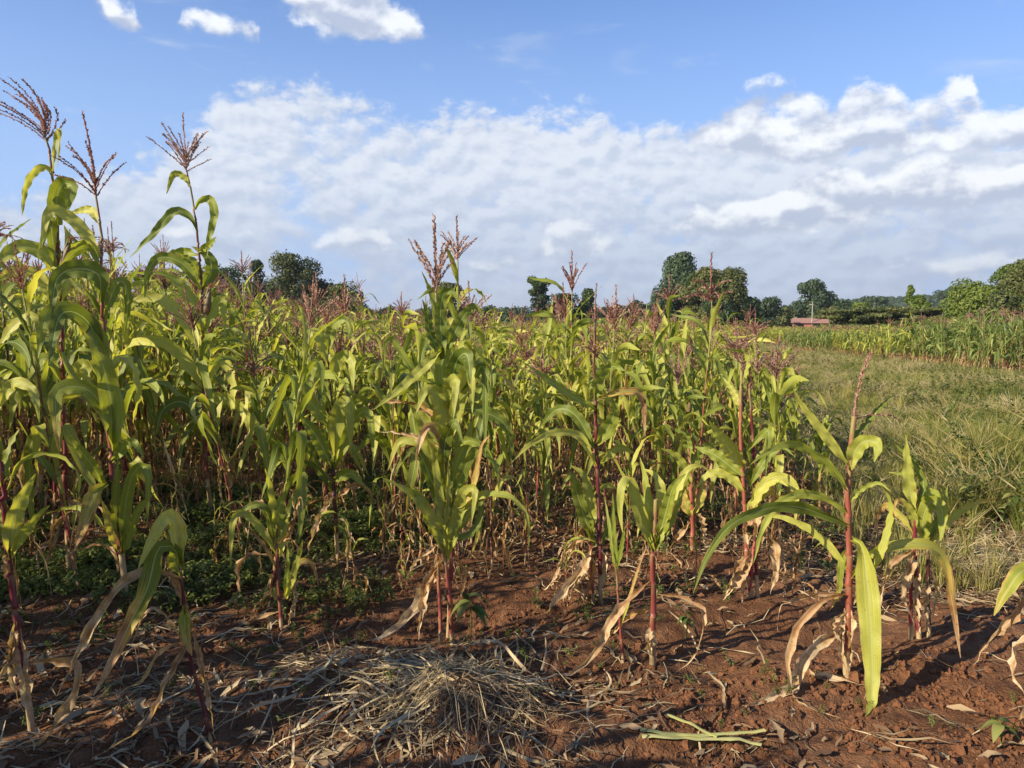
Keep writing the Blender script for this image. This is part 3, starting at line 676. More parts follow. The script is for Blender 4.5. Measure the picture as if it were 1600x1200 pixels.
hero((1436, 1005), 'leaning maize plant with several red stems and pale drooping leaves at the straw edge',
     [[(1436, 1005), (1432, 900), (1429, 820), (1434, 760)], [(1452, 985), (1450, 890), (1449, 820)], [(1425, 975), (1424, 900), (1428, 850)]],
     [([(1427, 800), (1419, 747), (1415, 680)], 20, .05, .2, 0, 15), ([(1434, 800), (1443, 755), (1422, 718), (1398, 694)], 13, .1, .2), ([(1430, 770), (1418, 744), (1388, 738)], 10, .1, .3),
      ([(1444, 850), (1442, 810), (1455, 783), (1472, 797), (1470, 850)], 25, .05, .2, -.1, 10), ([(1446, 850), (1446, 800), (1453, 770), (1466, 775), (1470, 800)], 22, .1, .2, -.05, 10), ([(1452, 850), (1472, 800), (1468, 757)], 15, .05, .2), ([(1448, 852), (1490, 806), (1528, 785), (1558, 779)], 18, .1, .5, .1),
      ([(1430, 832), (1398, 797), (1376, 795), (1360, 850)], 14, .3, .7), ([(1430, 857), (1393, 882), (1374, 928), (1368, 965)], 12, .6, .95), ([(1432, 850), (1420, 895), (1412, 945)], 20, .7, 1, -.03),
      ([(1436, 880), (1430, 940), (1440, 1010)], 15, .7, 1, -.05), ([(1450, 900), (1444, 950), (1452, 1000)], 12, .7, 1, -.04), ([(1424, 880), (1414, 930), (1424, 985)], 12, .8, 1, -.06), ([(1456, 890), (1468, 930), (1460, 975)], 9, .7, 1),
      ([(1438, 850), (1455, 830), (1475, 790), (1480, 760)], 12, .05, .2), ([(1433, 830), (1424, 800), (1404, 780), (1396, 800)], 13, .2, .5)], r=(8, 5), group=G0)
hero((1020, 1036), 'short bare stemmed maize plant, crimson above a tan foot, with broad upright leaves',
     [[(1020, 1036), (1021, 956), (1021, 868), (1024, 820), (1026, 780)]],
     [([(1020, 862), (1002, 812), (990, 770), (982, 750), (972, 757), (969, 800), (973, 832)], 22, 0, .1, -.1, 12), ([(1021, 858), (1012, 810), (997, 775), (974, 762)], 20, 0, .1), ([(1026, 852), (1050, 793), (1067, 747), (1090, 722)], 27, 0, .05, .1, 10),
      ([(1027, 850), (1034, 793), (1027, 747), (1004, 732)], 24, 0, 0, .1, 12), ([(1026, 838), (1056, 777), (1071, 737), (1092, 727), (1110, 737)], 16, 0, .1), ([(1024, 856), (1040, 800), (1052, 760), (1072, 740)], 24, 0, .1, -.05, 10), ([(1022, 856), (1014, 790), (1008, 745), (1000, 715)], 18, 0, .1, .05),
      ([(1017, 908), (983, 938), (950, 977), (925, 1022), (878, 1056), (858, 1046)], 17, .6, .9, -.15), ([(1027, 929), (1067, 935), (1096, 956), (1092, 989), (1079, 1022), (1045, 1052)], 13, .55, .9, -.1), ([(1012, 954), (979, 968), (946, 1010)], 10, .45, .8), ([(1018, 975), (1012, 1010), (1018, 1034)], 17, .8, 1, -.02, 10)],
     r=(9.5, 7), group=G0, sheath_to=.30)
hero((974, 1031), 'thin yellow green maize shoot with narrow blades beside the bare stemmed plant',
     [[(974, 1031), (967, 948), (962, 877)]], [([(964, 900), (952, 820), (945, 777)], 8, 0, .1), ([(963, 890), (959, 815), (957, 770)], 8, 0, .1), ([(965, 890), (973, 845), (977, 822)], 8, 0, .1), ([(970, 980), (985, 930), (1000, 880), (1012, 850)], 6, .3, .6), ([(972, 1000), (955, 1020), (940, 1040)], 6, .6, .9), ([(973, 1010), (985, 1035), (975, 1050)], 7, .6, .9)], r=(5, 3), group=G0)
hero((940, 935), 'red stemmed maize plant with a bunch of pale dead leaves swept left onto the soil',
     [[(940, 935), (937, 860), (933, 735), (931, 664), (929, 560), (929, 510)], [(928, 915), (922, 850), (915, 800)]],
     [([(927, 850), (904, 780), (892, 742), (878, 765)], 24, 0, .1, -.1, 15), ([(925, 832), (920, 777), (912, 743), (892, 727)], 22, 0, .1, 0, 12), ([(931, 727), (904, 681), (862, 677), (825, 697), (798, 724)], 14, 0, .3, -.25), ([(937, 722), (967, 700), (992, 708)], 16, 0, .1),
      ([(930, 642), (880, 610), (817, 566)], 17, 0, .05, -.2), ([(932, 692), (950, 668), (960, 640), (948, 618)], 27, 0, .05, -.1, 15), ([(928, 622), (938, 587), (956, 572), (978, 580)], 22, 0, .05), ([(935, 622), (980, 611), (1003, 622), (1008, 682)], 14, .35, .7, .1), ([(929, 700), (900, 650), (870, 640), (840, 672)], 20, 0, .2, .15),
      ([(927, 852), (908, 893), (871, 943), (852, 988)], 26, .75, .95, -.2, 15), ([(933, 868), (920, 918), (882, 974)], 15, .5, .8, -.1), ([(942, 855), (945, 893), (941, 935)], 19, .85, 1), ([(926, 860), (900, 905), (885, 940)], 18, .8, 1, -.1), ([(925, 840), (890, 850), (862, 900), (845, 925)], 14, .7, 1), ([(930, 820), (905, 830), (885, 880)], 16, .6, .9), ([(936, 850), (960, 800), (958, 770)], 16, 0, .1)],
     r=(6.5, 4), tassels=[(929, 512, 0, .6, 1.0, dict(nb=4, L=.13, spread=18, droop=5, spike=.25, spk=1.2)), (932, 560, .5, -.6, .8, dict(nb=9, L=.15, spread=38, droop=25, spike=.17, spk=1.4))], group=G0)
hero((1176, 942), 'bright crimson slender maize plant with a skirt of dead blades and arching pale leaves',
     [[(1176, 942), (1169, 905), (1163, 790), (1158, 695), (1157, 629), (1159, 580)], [(1184, 935), (1180, 860), (1180, 761), (1176, 677), (1171, 607)], [(1170, 925), (1176, 870), (1182, 827)]],
     [([(1158, 640), (1145, 612), (1130, 590)], 11, 0, .2), ([(1160, 648), (1185, 656), (1218, 667)], 9, 0, .1), ([(1158, 602), (1167, 563), (1158, 548), (1136, 547)], 16, 0, .1), ([(1161, 728), (1136, 697), (1108, 658)], 27, 0, .05, -.2, 12), ([(1160, 745), (1120, 713), (1085, 698)], 25, 0, .1, .1, 15),
      ([(1167, 800), (1193, 757), (1220, 746), (1242, 763), (1243, 818)], 20, 0, .15, -.1), ([(1166, 815), (1185, 775), (1212, 752), (1232, 760)], 17, 0, .1), ([(1167, 706), (1190, 680), (1201, 678), (1196, 745)], 11, 0, .2), ([(1163, 770), (1140, 745), (1110, 740), (1085, 765)], 18, 0, .3),
      ([(1172, 866), (1145, 898), (1125, 940)], 20, .6, .95, -.1), ([(1177, 868), (1158, 907), (1131, 948)], 20, .65, .95, -.15, 10), ([(1174, 868), (1163, 915), (1150, 950)], 14, .7, .95, -.1), ([(1190, 832), (1211, 854), (1217, 898), (1213, 932)], 19, .6, .95, -.05, 10), ([(1186, 780), (1180, 812), (1176, 850)], 27, .6, .9, -.06, 10), ([(1178, 800), (1165, 830), (1168, 870)], 16, .55, .9),
      ([(1172, 760), (1195, 720), (1222, 700), (1240, 712)], 14, 0, .1), ([(1185, 790), (1205, 765), (1212, 800)], 15, .3, .6)], r=(6.5, 4.5), group=G0,
     tassels=[(1159, 585, 0, 0, 1.0, dict(nb=2, L=.1, spread=12, droop=0, spike=.14)), (1171, 610, 0, 0, .9, dict(nb=3, L=.1, spread=15, droop=0, spike=.16))])
hero((1083, 870), 'stunted maize plant with stout red foot and yellowing leaves between two red stemmed ones',
     [[(1083, 870), (1081, 805), (1080, 750), (1078, 700)]],
     [([(1081, 808), (1066, 775), (1060, 738)], 20, .3, .6), ([(1081, 803), (1096, 772), (1100, 738)], 18, .25, .55), ([(1081, 805), (1080, 770), (1084, 735)], 18, .3, .5), ([(1078, 815), (1055, 845), (1036, 880)], 12, .6, .95), ([(1086, 800), (1096, 815), (1097, 850)], 12, .6, .9), ([(1080, 760), (1060, 715), (1032, 700)], 16, .05, .2), ([(1079, 740), (1098, 700), (1125, 695)], 16, 0, .2), ([(1078, 715), (1070, 680), (1050, 670)], 15, 0, .1), ([(1079, 780), (1050, 770), (1035, 800)], 12, .5, .8)], r=(8, 4.5), group=G0)
hero((707, 1012), 'maize clump behind the straw heap with crimson feet and fountain of bright leaves',
     [[(707, 1012), (703, 930), (695, 875), (693, 845)], [(689, 985, .06), (686, 930, .06), (683, 865, .06)], [(700, 985, .1), (705, 875, .1), (703, 790, .1), (701, 700, .1), (700, 560, .1)]],
     [([(693, 870), (675, 810), (640, 770), (598, 747)], 20, 0, .15, -.2), ([(695, 868), (688, 790), (679, 720), (666, 680)], 18, 0, .1, -.1), ([(697, 868), (700, 790), (701, 718)], 15, 0, .05, -.05), ([(700, 872), (715, 800), (724, 768), (742, 765), (737, 815)], 21, 0, .1, -.1, 12), ([(702, 862), (725, 792), (760, 772), (800, 778), (824, 810), (826, 855)], 14, 0, .3, -.1),
      ([(702, 850), (735, 800), (750, 792), (748, 830), (735, 872)], 12, .1, .4), ([(691, 852), (662, 790), (640, 755)], 24, 0, .15, -.15, 15), ([(698, 730), (665, 665), (635, 615)], 30, 0, .1, .05, 12), ([(699, 700), (690, 640), (668, 608), (650, 645)], 28, 0, .1, -.1, 12), ([(692, 545), (658, 577), (622, 610), (583, 640)], 18, 0, .05, -.15, 10),
      ([(692, 560), (688, 500), (692, 462), (706, 455), (720, 478)], 22, 0, .1, -.05, 10), ([(698, 545), (722, 498), (740, 478), (754, 492)], 21, 0, .1, 0, 10), ([(690, 562), (672, 520), (668, 492), (660, 468)], 17, 0, .1), ([(700, 610), (715, 562), (730, 555), (735, 600)], 27, 0, .1, -.12, 8), ([(702, 690), (722, 600), (735, 576), (738, 645)], 26, 0, .1, -.1, 8),
      ([(699, 650), (700, 605), (712, 595), (708, 655)], 19, 0, .1, -.15, 8), ([(706, 640), (735, 600), (757, 576), (758, 715)], 15, 0, .1, -.1), ([(690, 602), (655, 590), (635, 562), (606, 528), (596, 595)], 12, .1, .3, -.05), ([(698, 640), (690, 570), (700, 520), (694, 490)], 28, 0, .05, .02, 8), ([(698, 720), (690, 650), (695, 610), (690, 560)], 34, 0, .05, .04, 8),
      ([(700, 822), (672, 745), (650, 702), (628, 722)], 22, 0, .1, -.1, 15), ([(702, 805), (730, 722), (758, 702), (776, 745)], 20, 0, .2, -.05, 15), ([(700, 790), (694, 705), (710, 660), (724, 695)], 26, 0, .1, -.1, 10), ([(699, 770), (662, 702), (625, 690), (606, 735)], 18, .05, .4, .05, 20), ([(703, 790), (712, 730), (728, 690), (740, 650)], 22, 0, .1, .05, 12),
      ([(704, 800), (735, 775), (752, 700), (765, 680)], 12, .3, .6), ([(700, 760), (690, 700), (672, 662), (655, 700), (652, 748)], 17, .6, .85, -.1), ([(692, 662), (655, 635), (620, 630), (588, 628)], 15, .45, .7, .1), ([(694, 700), (640, 682), (588, 676)], 14, .6, .9, .1), ([(692, 872), (665, 920), (640, 960), (600, 990), (560, 1003)], 22, .75, .95, -.1, 15), ([(690, 882), (668, 905), (655, 960), (648, 1003)], 20, .6, .9, -.08, 10), ([(688, 870), (672, 930), (660, 985)], 18, .7, 1, -.05),
      ([(715, 872), (728, 900), (716, 945)], 8, .5, .8), ([(684, 850), (660, 870), (635, 900)], 9, .6, .9), ([(700, 850), (740, 830), (752, 790), (738, 760)], 14, 0, .2), ([(703, 700), (740, 690), (775, 730), (780, 770)], 18, 0, .3), ([(702, 640), (745, 640), (790, 665), (800, 720)], 22, 0, .2, .05)],
     r=(7.5, 6), group=G0)
hero((331, 1160), 'spindly leaning maize plant with pale folded leaves and long dead blades splayed over the soil',
     [[(331, 1160), (315, 1090), (297, 1027), (289, 950), (283, 892), (276, 830)]],
     [([(281, 890), (278, 811), (270, 752), (246, 660)], 11, .5, .95, 0, 10), ([(281, 880), (276, 820), (260, 808), (238, 843), (216, 888)], 28, 0, .1, -.1, 10), ([(283, 885), (270, 856), (247, 858), (230, 920), (203, 975), (177, 1030), (146, 1087)], 29, 0, .85, -.2, 12), ([(285, 905), (228, 890), (180, 918), (126, 985), (74, 1078)], 19, .6, .9, -.25, 15),
      ([(303, 985), (266, 1058), (230, 1130), (148, 1182)], 15, .6, .9, -.25), ([(302, 985), (318, 1058), (333, 1155)], 15, .65, .9, -.05, 10), ([(262, 890), (285, 930), (302, 992)], 15, .55, .8), ([(292, 1010), (256, 958), (232, 953), (203, 1018)], 8, .55, .9), ([(288, 945), (290, 990), (300, 1025)], 20, .2, .5, -.04, 10), ([(283, 900), (272, 870), (286, 835)], 24, .1, .3, 0, 12), ([(290, 1000), (250, 1020), (222, 1060), (180, 1090)], 7, .7, .95)],
     r=(6, 4), group=G0)
hero((50, 1142), 'stout purple red maize stem at the left edge with ragged dead sheath',
     [[(50, 1142), (34, 1022), (20, 932), (11, 842), (3, 752), (-3, 667), (-8, 560)]],
     [([(15, 872), (20, 820), (36, 775), (56, 740)], 30, 0, .1, 0, 12), ([(18, 865), (40, 830), (62, 802), (78, 790)], 17, 0, .1), ([(10, 765), (30, 722), (70, 708), (105, 720), (125, 755), (108, 865)], 9, 0, .3), ([(30, 990), (12, 1030), (-10, 1062)], 18, .7, 1, -.05), ([(28, 1030), (16, 1060), (-4, 1075)], 14, .7, 1),
      ([(38, 1035), (85, 1030), (122, 1037), (118, 1080), (95, 1120), (55, 1170), (8, 1197)], 17, .6, .85, -.2), ([(30, 980), (38, 1060), (50, 1135)], 24, .75, 1, -.03, 8), ([(26, 960), (20, 1030), (38, 1110)], 18, .7, 1, -.04, 8), ([(12, 850), (-5, 800), (-20, 780)], 18, .05, .2), ([(5, 760), (15, 700), (30, 670)], 18, 0, .1), ([(0, 720), (-20, 660), (-50, 640)], 20, 0, .1), ([(16, 900), (2, 870), (-15, 880)], 14, .6, .9), ([(-4, 640), (20, 600), (50, 610), (62, 660)], 20, 0, .1)],
     r=(10, 6), group=G0)
hero((197, 945), 'tall maize plant with red feathery tassel and pale leaf bunch near its foot',
     [[(197, 945), (193, 892), (183, 820), (176, 740), (170, 680), (164, 600), (160, 480), (158, 400), (155, 330), (150, 305)]],
     [([(190, 868), (172, 820), (160, 783)], 20, 0, .1, 0, 12), ([(190, 862), (195, 800), (206, 745), (222, 728), (232, 742), (230, 818)], 20, 0, .05, -.1, 10), ([(188, 852), (181, 790), (184, 715)], 19, 0, .05, -.05, 10), ([(192, 864), (215, 800), (242, 768)], 17, 0, .1), ([(162, 757), (140, 722), (104, 678)], 19, 0, .1, -.2, 12), ([(168, 757), (150, 768), (135, 810), (116, 858)], 26, .25, .6, -.2, 12), ([(170, 832), (140, 800), (110, 793), (72, 802)], 9, 0, .3),
      ([(175, 692), (167, 648), (140, 611), (108, 604), (88, 615), (88, 655), (92, 708)], 28, 0, .45, -.2, 10), ([(177, 702), (172, 620), (150, 540), (115, 492)], 38, 0, .05, -.1, 12), ([(166, 592), (148, 522), (110, 485), (74, 492), (58, 562)], 31, 0, .1, -.2, 10), ([(162, 560), (135, 500), (95, 492), (76, 572)], 26, 0, .1, -.3, 12),
      ([(158, 472), (154, 430), (121, 420), (90, 435), (80, 492)], 31, 0, .1, -.15, 8), ([(156, 427), (147, 391), (121, 391), (95, 420), (70, 474)], 14, .15, .3, -.1), ([(157, 402), (128, 358), (98, 333), (76, 332), (64, 388)], 21, 0, .1, -.1, 10), ([(154, 349), (141, 328), (108, 333)], 15, 0, .1), ([(165, 590), (195, 560), (215, 600), (208, 660)], 20, 0, .1, .1), ([(160, 500), (185, 440), (200, 460), (195, 520)], 18, 0, .1, .1), ([(175, 720), (205, 690), (225, 715)], 18, 0, .1)],
     r=(9, 3), tassels=[(150, 308, 0, .4, 1.35, dict(nb=13, L=.20, spread=42, droop=25, spike=.30, bias=(-.25, 0), spk=1.25))], group=G0)
hero((108, 905), 'tallest maize plant, its dark tassel bent over to the left',
     [[(108, 905), (103, 780), (99, 640), (97, 500), (92, 425), (90, 355), (82, 274), (76, 225), (70, 205)]],
     [([(82, 280), (76, 263), (58, 265), (41, 290), (34, 338)], 12, 0, .05, -.1), ([(83, 268), (88, 212), (93, 206), (90, 262)], 7, 0, .1), ([(92, 352), (88, 312), (98, 288), (112, 292), (103, 335)], 30, 0, .1, -.05, 10), ([(91, 430), (82, 372), (78, 342), (68, 372), (58, 398)], 19, .1, .2, -.1), ([(90, 440), (70, 398), (30, 385), (0, 410), (-22, 444)], 24, 0, .1, -.2, 12), ([(90, 475), (60, 430), (20, 425), (-18, 448)], 23, 0, .1, -.1), ([(92, 475), (108, 415), (106, 370), (100, 352)], 21, 0, .1, .05, 10),
      ([(97, 560), (60, 500), (20, 510), (-10, 560)], 22, 0, .2), ([(97, 600), (70, 560), (30, 600), (15, 670)], 22, 0, .2, -.1, 15), ([(98, 660), (50, 610), (20, 620), (0, 600)], 24, 0, .2), ([(99, 720), (60, 680), (40, 720), (35, 770)], 20, .1, .5), ([(98, 620), (130, 570), (140, 640)], 22, 0, .2), ([(101, 800), (80, 830), (70, 880)], 16, .6, .9), ([(92, 420), (122, 380), (150, 385), (170, 395)], 18, 0, .1, .1), ([(102, 780), (125, 800), (128, 860)], 14, .6, .9)],
     r=(8, 3), tassels=[(72, 222, 0, 0, 1.25, dict(nb=20, L=.27, spread=50, droop=15, spike=.22, bias=(-1.0, .1)))], ears=[(97, 425, .15, 0, .9)], group=G0)
hero((331, 815), 'tall dark stemmed maize plant with spreading tassel and a large purple ear',
     [[(331, 815), (326, 770), (320, 690), (317, 560), (316, 450), (311, 395), (303, 325), (295, 285), (291, 265)]],
     [([(297, 292), (290, 278), (272, 272), (260, 303)], 11, 0, .1), ([(304, 327), (313, 313), (329, 312), (335, 335), (327, 372), (322, 405)], 14, 0, .1, -.05, 12), ([(308, 362), (291, 335), (270, 332), (240, 365), (203, 402)], 15, 0, .05, -.1), ([(311, 398), (285, 393), (248, 398)], 15, 0, .1), ([(311, 392), (328, 382), (338, 370)], 12, 0, .1), ([(313, 440), (303, 412), (288, 402), (275, 395)], 18, 0, .1), ([(316, 452), (285, 412), (250, 402), (232, 425), (226, 465)], 18, 0, .1, -.1), ([(316, 450), (330, 425), (325, 400), (300, 385)], 22, 0, .05),
      ([(317, 525), (302, 475), (270, 435), (236, 424)], 23, 0, .1, -.15, 12), ([(317, 562), (292, 505), (252, 468), (212, 470), (195, 500)], 23, 0, .1, -.1, 12), ([(318, 605), (280, 550), (235, 530), (180, 540)], 24, .1, .2, -.2), ([(318, 600), (345, 560), (365, 600), (362, 650)], 22, 0, .2), ([(319, 680), (290, 630), (255, 640), (240, 690)], 20, 0, .3), ([(318, 640), (340, 620), (380, 640), (395, 690)], 22, 0, .2, -.1), ([(320, 720), (350, 730), (362, 790)], 14, .6, .9), ([(317, 520), (345, 470), (352, 520)], 18, 0, .1)],
     r=(6.5, 2.2), tassels=[(291, 268, 0, 1.1, 1.35, dict(nb=20, L=.25, spread=58, droop=8, spike=.30, bias=(-.08, 0)))], ears=[(322, 492, .03, 0, 1.0)], group='tall maize plants of the left stand')
hero((440, 988), 'small thin maize plant with crimson stem and narrow drooping leaves left of the straw heap',
     [[(440, 988), (436, 926), (433, 871), (432, 817)]],
     [([(432, 892), (413, 853), (380, 817)], 8, .35, .7), ([(432, 866), (406, 824), (380, 802), (364, 815), (360, 885)], 14, 0, .35, -.1), ([(431, 855), (415, 798), (390, 791), (350, 824)], 14, 0, .2, -.05), ([(432, 840), (438, 787), (446, 766)], 24, 0, .1, 0, 10), ([(431, 826), (422, 765), (414, 732)], 14, 0, .2), ([(437, 870), (443, 824), (458, 770)], 16, 0, .1), ([(446, 930), (450, 880), (450, 844)], 9, 0, .1), ([(446, 935), (465, 875), (473, 844)], 13, 0, .1),
      ([(450, 930), (465, 882), (487, 880), (498, 915)], 12, .3, .7), ([(450, 978), (457, 926), (452, 903)], 12, .7, .9), ([(436, 955), (395, 970), (364, 998)], 10, .7, .95), ([(436, 940), (418, 922), (396, 944)], 6, .7, .9), ([(434, 850), (455, 830), (470, 775), (480, 800)], 9, .5, .8)], r=(5.5, 4), group=G0)
hero((528, 877), 'pink stemmed maize plant with broad drooping leaves behind the small thin plant',
     [[(528, 877), (523, 787), (520, 725), (518, 652), (515, 589), (512, 510)]],
     [([(519, 778), (501, 809), (478, 866)], 17, .7, .95, -.1), ([(527, 813), (540, 817), (539, 872), (516, 908), (485, 920)], 15, .7, .9, -.1), ([(520, 767), (498, 736), (461, 710), (413, 707), (404, 728)], 11, .05, .3, -.15), ([(519, 767), (497, 732), (479, 690), (448, 690)], 14, 0, .2), ([(519, 730), (494, 681), (466, 646)], 27, 0, .1, -.1, 12), ([(523, 718), (528, 645), (545, 630), (548, 705)], 27, 0, .05, -.1, 8), ([(522, 732), (555, 655), (577, 648), (584, 718)], 20, 0, .1, -.1, 10),
      ([(517, 672), (487, 630), (466, 606), (449, 660)], 24, 0, .1, -.15, 12), ([(516, 640), (500, 590), (490, 570), (478, 630)], 20, 0, .1, -.1), ([(515, 600), (530, 560), (548, 560), (552, 610)], 22, 0, .1), ([(514, 575), (500, 530), (485, 520), (470, 560)], 20, 0, .1), ([(513, 550), (520, 510), (540, 500), (548, 530)], 18, 0, .1), ([(524, 780), (560, 760), (590, 790)], 14, .55, .9), ([(521, 750), (548, 740), (570, 760)], 20, .1, .3)],
     r=(6, 4), tassels=[(512, 512, 0, 0, .9, dict(nb=10, L=.18, spread=40, droop=20, spike=.22, spk=1.3))], group=G0)
hero((1660, 1130), 'maize plant mostly outside the right edge reaching in with one yellow leaf and dead blades',
     [[(1660, 1130), (1655, 1000), (1650, 880), (1650, 760)]],
     [([(1652, 940), (1622, 900), (1597, 893), (1572, 925), (1553, 962)], 34, .15, .35, -.1, 10), ([(1652, 960), (1615, 925), (1580, 955), (1545, 1000), (1526, 1032)], 24, .5, .85, -.05), ([(1656, 1000), (1600, 1000), (1578, 1050), (1605, 1100)], 14, .8, .95, -.1), ([(1658, 1060), (1620, 1080), (1598, 1130), (1590, 1190)], 20, .55, .8, -.1), ([(1650, 880), (1690, 820), (1750, 840)], 26, 0, .2), ([(1650, 820), (1640, 780), (1660, 720)], 22, 0, .1)], r=(9, 6), group=G0)
for args in [   # a second line of distinctive plants, known by their tassels (px, foot depth, top of stem py)
    (716, 5.2, 402, 0, 'maize plant with a dark open tassel rising above the leafy clump behind the straw heap', 1.35),
    (682, 5.0, 455, 2, 'maize plant whose reddish tassel leans left beside the dark open one over the central clump', 1.75),
    (893, 6.3, 452, 6, 'lone tall maize plant with a neat red tassel standing above the middle of the field', 1.6),
    (1022, 5.3, 520, 4, 'dark purple stemmed maize plant with one upright narrow tassel in front of the big trees', 1.0),
    (1108, 6.2, 468, 3, 'leafy green maize plant with a drooping pink tassel seen against the big trees', 1.35),
    (655, 4.55, 520, None, 'leafy maize plant without tassel filling the left side of the central clump', 1),
    (768, 4.6, 560, None, 'leafy maize plant without tassel on the right side of the central clump', 1),
    (735, 4.9, 500, 2, 'maize plant with a reddish tassel low over the right side of the central clump', 1),
    (610, 5.0, 560, 0, 'maize plant with arching leaves between the pink stemmed one and the central clump', 1),
    (850, 4.8, 590, 1, 'bushy maize plant right behind the bunch of dead leaves swept left', 1),
    (985, 4.7, 610, None, 'broad leaved maize plant just behind the bare stemmed one', 1),
    (1060, 4.9, 600, 2, 'maize plant crowding in behind the stunted one', 1),
    (1290, 5.4, 650, None, 'low maize plant with drooping leaves behind the tall crimson one', 1),
    (178, 7.2, 395, 0, 'maize plant with a thin tassel behind the tallest plants at the left', 1.0),
    (383, 7.6, 425, 5, 'maize plant with a fine pale tassel right of the dark stemmed plant', .95),
    (497, 7.4, 482, 6, 'maize plant with a dense purple tassel under the round dark tree', 1.6),
    (541, 6.8, 500, 6, 'maize plant with a bushy red tassel at the edge of the dark trees', 1.6),
    (1248, 6.2, 585, 4, 'low maize plant with bright drooping leaves on the grassy edge of the field', .6),
    (1222, 7.2, 575, 7, 'low leafy maize plant second from the grassy edge of the field', .7)]:
    px, Y, py, tk, lab, tsc = args; x = XP(px, Y); g = gz(x, Y)
    build_plant(x, Y, ZP(py, Y) - g, 7000 + px, lab, 'maize plants known by their tassels', vigor=1.0, dryness=.25, tassel=tk, lean=(0, 0), tscale=tsc, ear=False)
# low ones in and just behind the front line
for px, py, h, lab in [(335, 905, .52, 'pale knee high maize seedling in the weeds left of the straw heap'), (1296, 905, .50, 'withered stub of maize behind the crimson stalked plant'),
                       (600, 880, .75, 'short maize plant half hidden behind the leafy central clump'), (820, 880, .8, 'short maize plant with thin arching blades between the clump and the red stemmed plant'),
                       (1240, 850, .8, 'small yellowing maize plant between the crimson slender plant and the one with the hanging leaf')]:
    g = on_ground(px, py); build_plant(g[0], g[1], h, 100 + px, lab, G0, small=True, dryness=.5, ear=False)

# ================================================================ THE FIELDS
def field_h(x, y):
    h = 1.24 + .76 * float(sstep(-x / (1.2 + .30 * y), .25, 1.4)) - .22 * float(sstep(x, .6 + .1 * y, 1.6 + .2 * y)) * (1 - float(sstep(y, 9, 16)))
    return h + .24 * float(vnoise(x, y, 3.0)) + random.gauss(0, .19)
MAXI = 300 - 52
placed = [(o.location.x, o.location.y) for o in list(C.objects) if o.get('category') == 'maize plant']
cand = []
y = 3.95
while y < 13.0:
    w = .72 * y + .8; x = -w
    while x < min(float(field_edge(y)), w):
        cand.append((x + random.gauss(0, .10), y + random.gauss(0, .10))); x += .38 if y < 6 else .36
    y += .50 if y < 6 else .46
def zone(x, y):
    u = x / y
    if u < -.42: z = ('far left stand', 'maize plants of the tall left stand')
    elif u < -.12: z = ('left of centre', 'maize plants left of the middle')
    elif u < .14: z = ('mid field', 'maize plants in the middle of the field')
    else: z = ('right margin', 'maize plants towards the right edge')
    d = 'front rows' if y < 6 else ('middle rows' if y < 8.5 else 'back rows')
    return z[0], z[1], d
cand.sort(key=lambda p: p[1]); indiv = []
for x, y in cand:
    if N_MAIZE[0] >= MAXI: break
    if abs(x) > .70 * y + .35 or x > float(field_edge(y)) - .05: continue
    if any((x - a) ** 2 + (y - b) ** 2 < (.27 if y < 6 else .25) ** 2 for a, b in placed): continue
    if y < 4.8 and random.random() < .25: continue
    if y < 4.5 and x > -1.0: continue
    placed.append((x, y)); h = field_h(x, y); tk = random.choice([0, 1, 2, 3, 4, 5, 6, 7]) if random.random() < .74 else None
    z1, z2, d = zone(x, y); dr = random.uniform(.18, .42)
    size = 'tall' if h > 1.75 else ('low' if h < 1.25 else 'waist high' if h < 1.45 else 'chest high')
    tw = TAS_WORD[tk] if tk is not None else 'no tassel'; vg = random.uniform(.95, 1.2)
    lw_ = ('broad leaved ' if vg > 1.08 else '') + ('green' if dr < .26 else 'yellowing' if dr > .34 else '')
    build_plant(x, y, h, int(rng.integers(1e6)), ' '.join(('%s %s maize plant, %s, %s, %s' % (size, lw_, tw, z1, d)).split()), z2, vigor=vg, dryness=dr, tassel=tk, tscale=1.1)
    indiv.append((x, y))
Y_IND = max(p[1] for p in indiv)
print('individual maize', N_MAIZE[0], 'to', round(Y_IND, 2))
# second plot beyond the grass: its front row as individuals
def plot_edge(y): return 14.0 + .14 * (y - 20)
k = 0
for j in range(200):
    if N_MAIZE[0] >= 300: break
    y = 19.0 + j * .42 + random.gauss(0, .08); x = float(plot_edge(y)) + random.uniform(0, .5)
    if x / y > .72: continue
    h = 1.72 - .42 * float(sstep(y, 21, 38)) + random.gauss(0, .10); tk = random.choice([None, None, 0, 2, 3])
    build_plant(x, y, h, int(rng.integers(1e6)), 'green maize plant, %s, front row beyond the grass, %s end' % (TAS_WORD[tk] if tk is not None else 'no tassel', 'near' if y < 26 else 'middle' if y < 33 else 'far'),
                'maize plants facing the grass strip in the right plot', vigor=1.1, dryness=.08, tassel=tk, ear=False, lm=LEAFM if 28 < y < 39 else LEAFMG); k += 1
Y_P2 = y
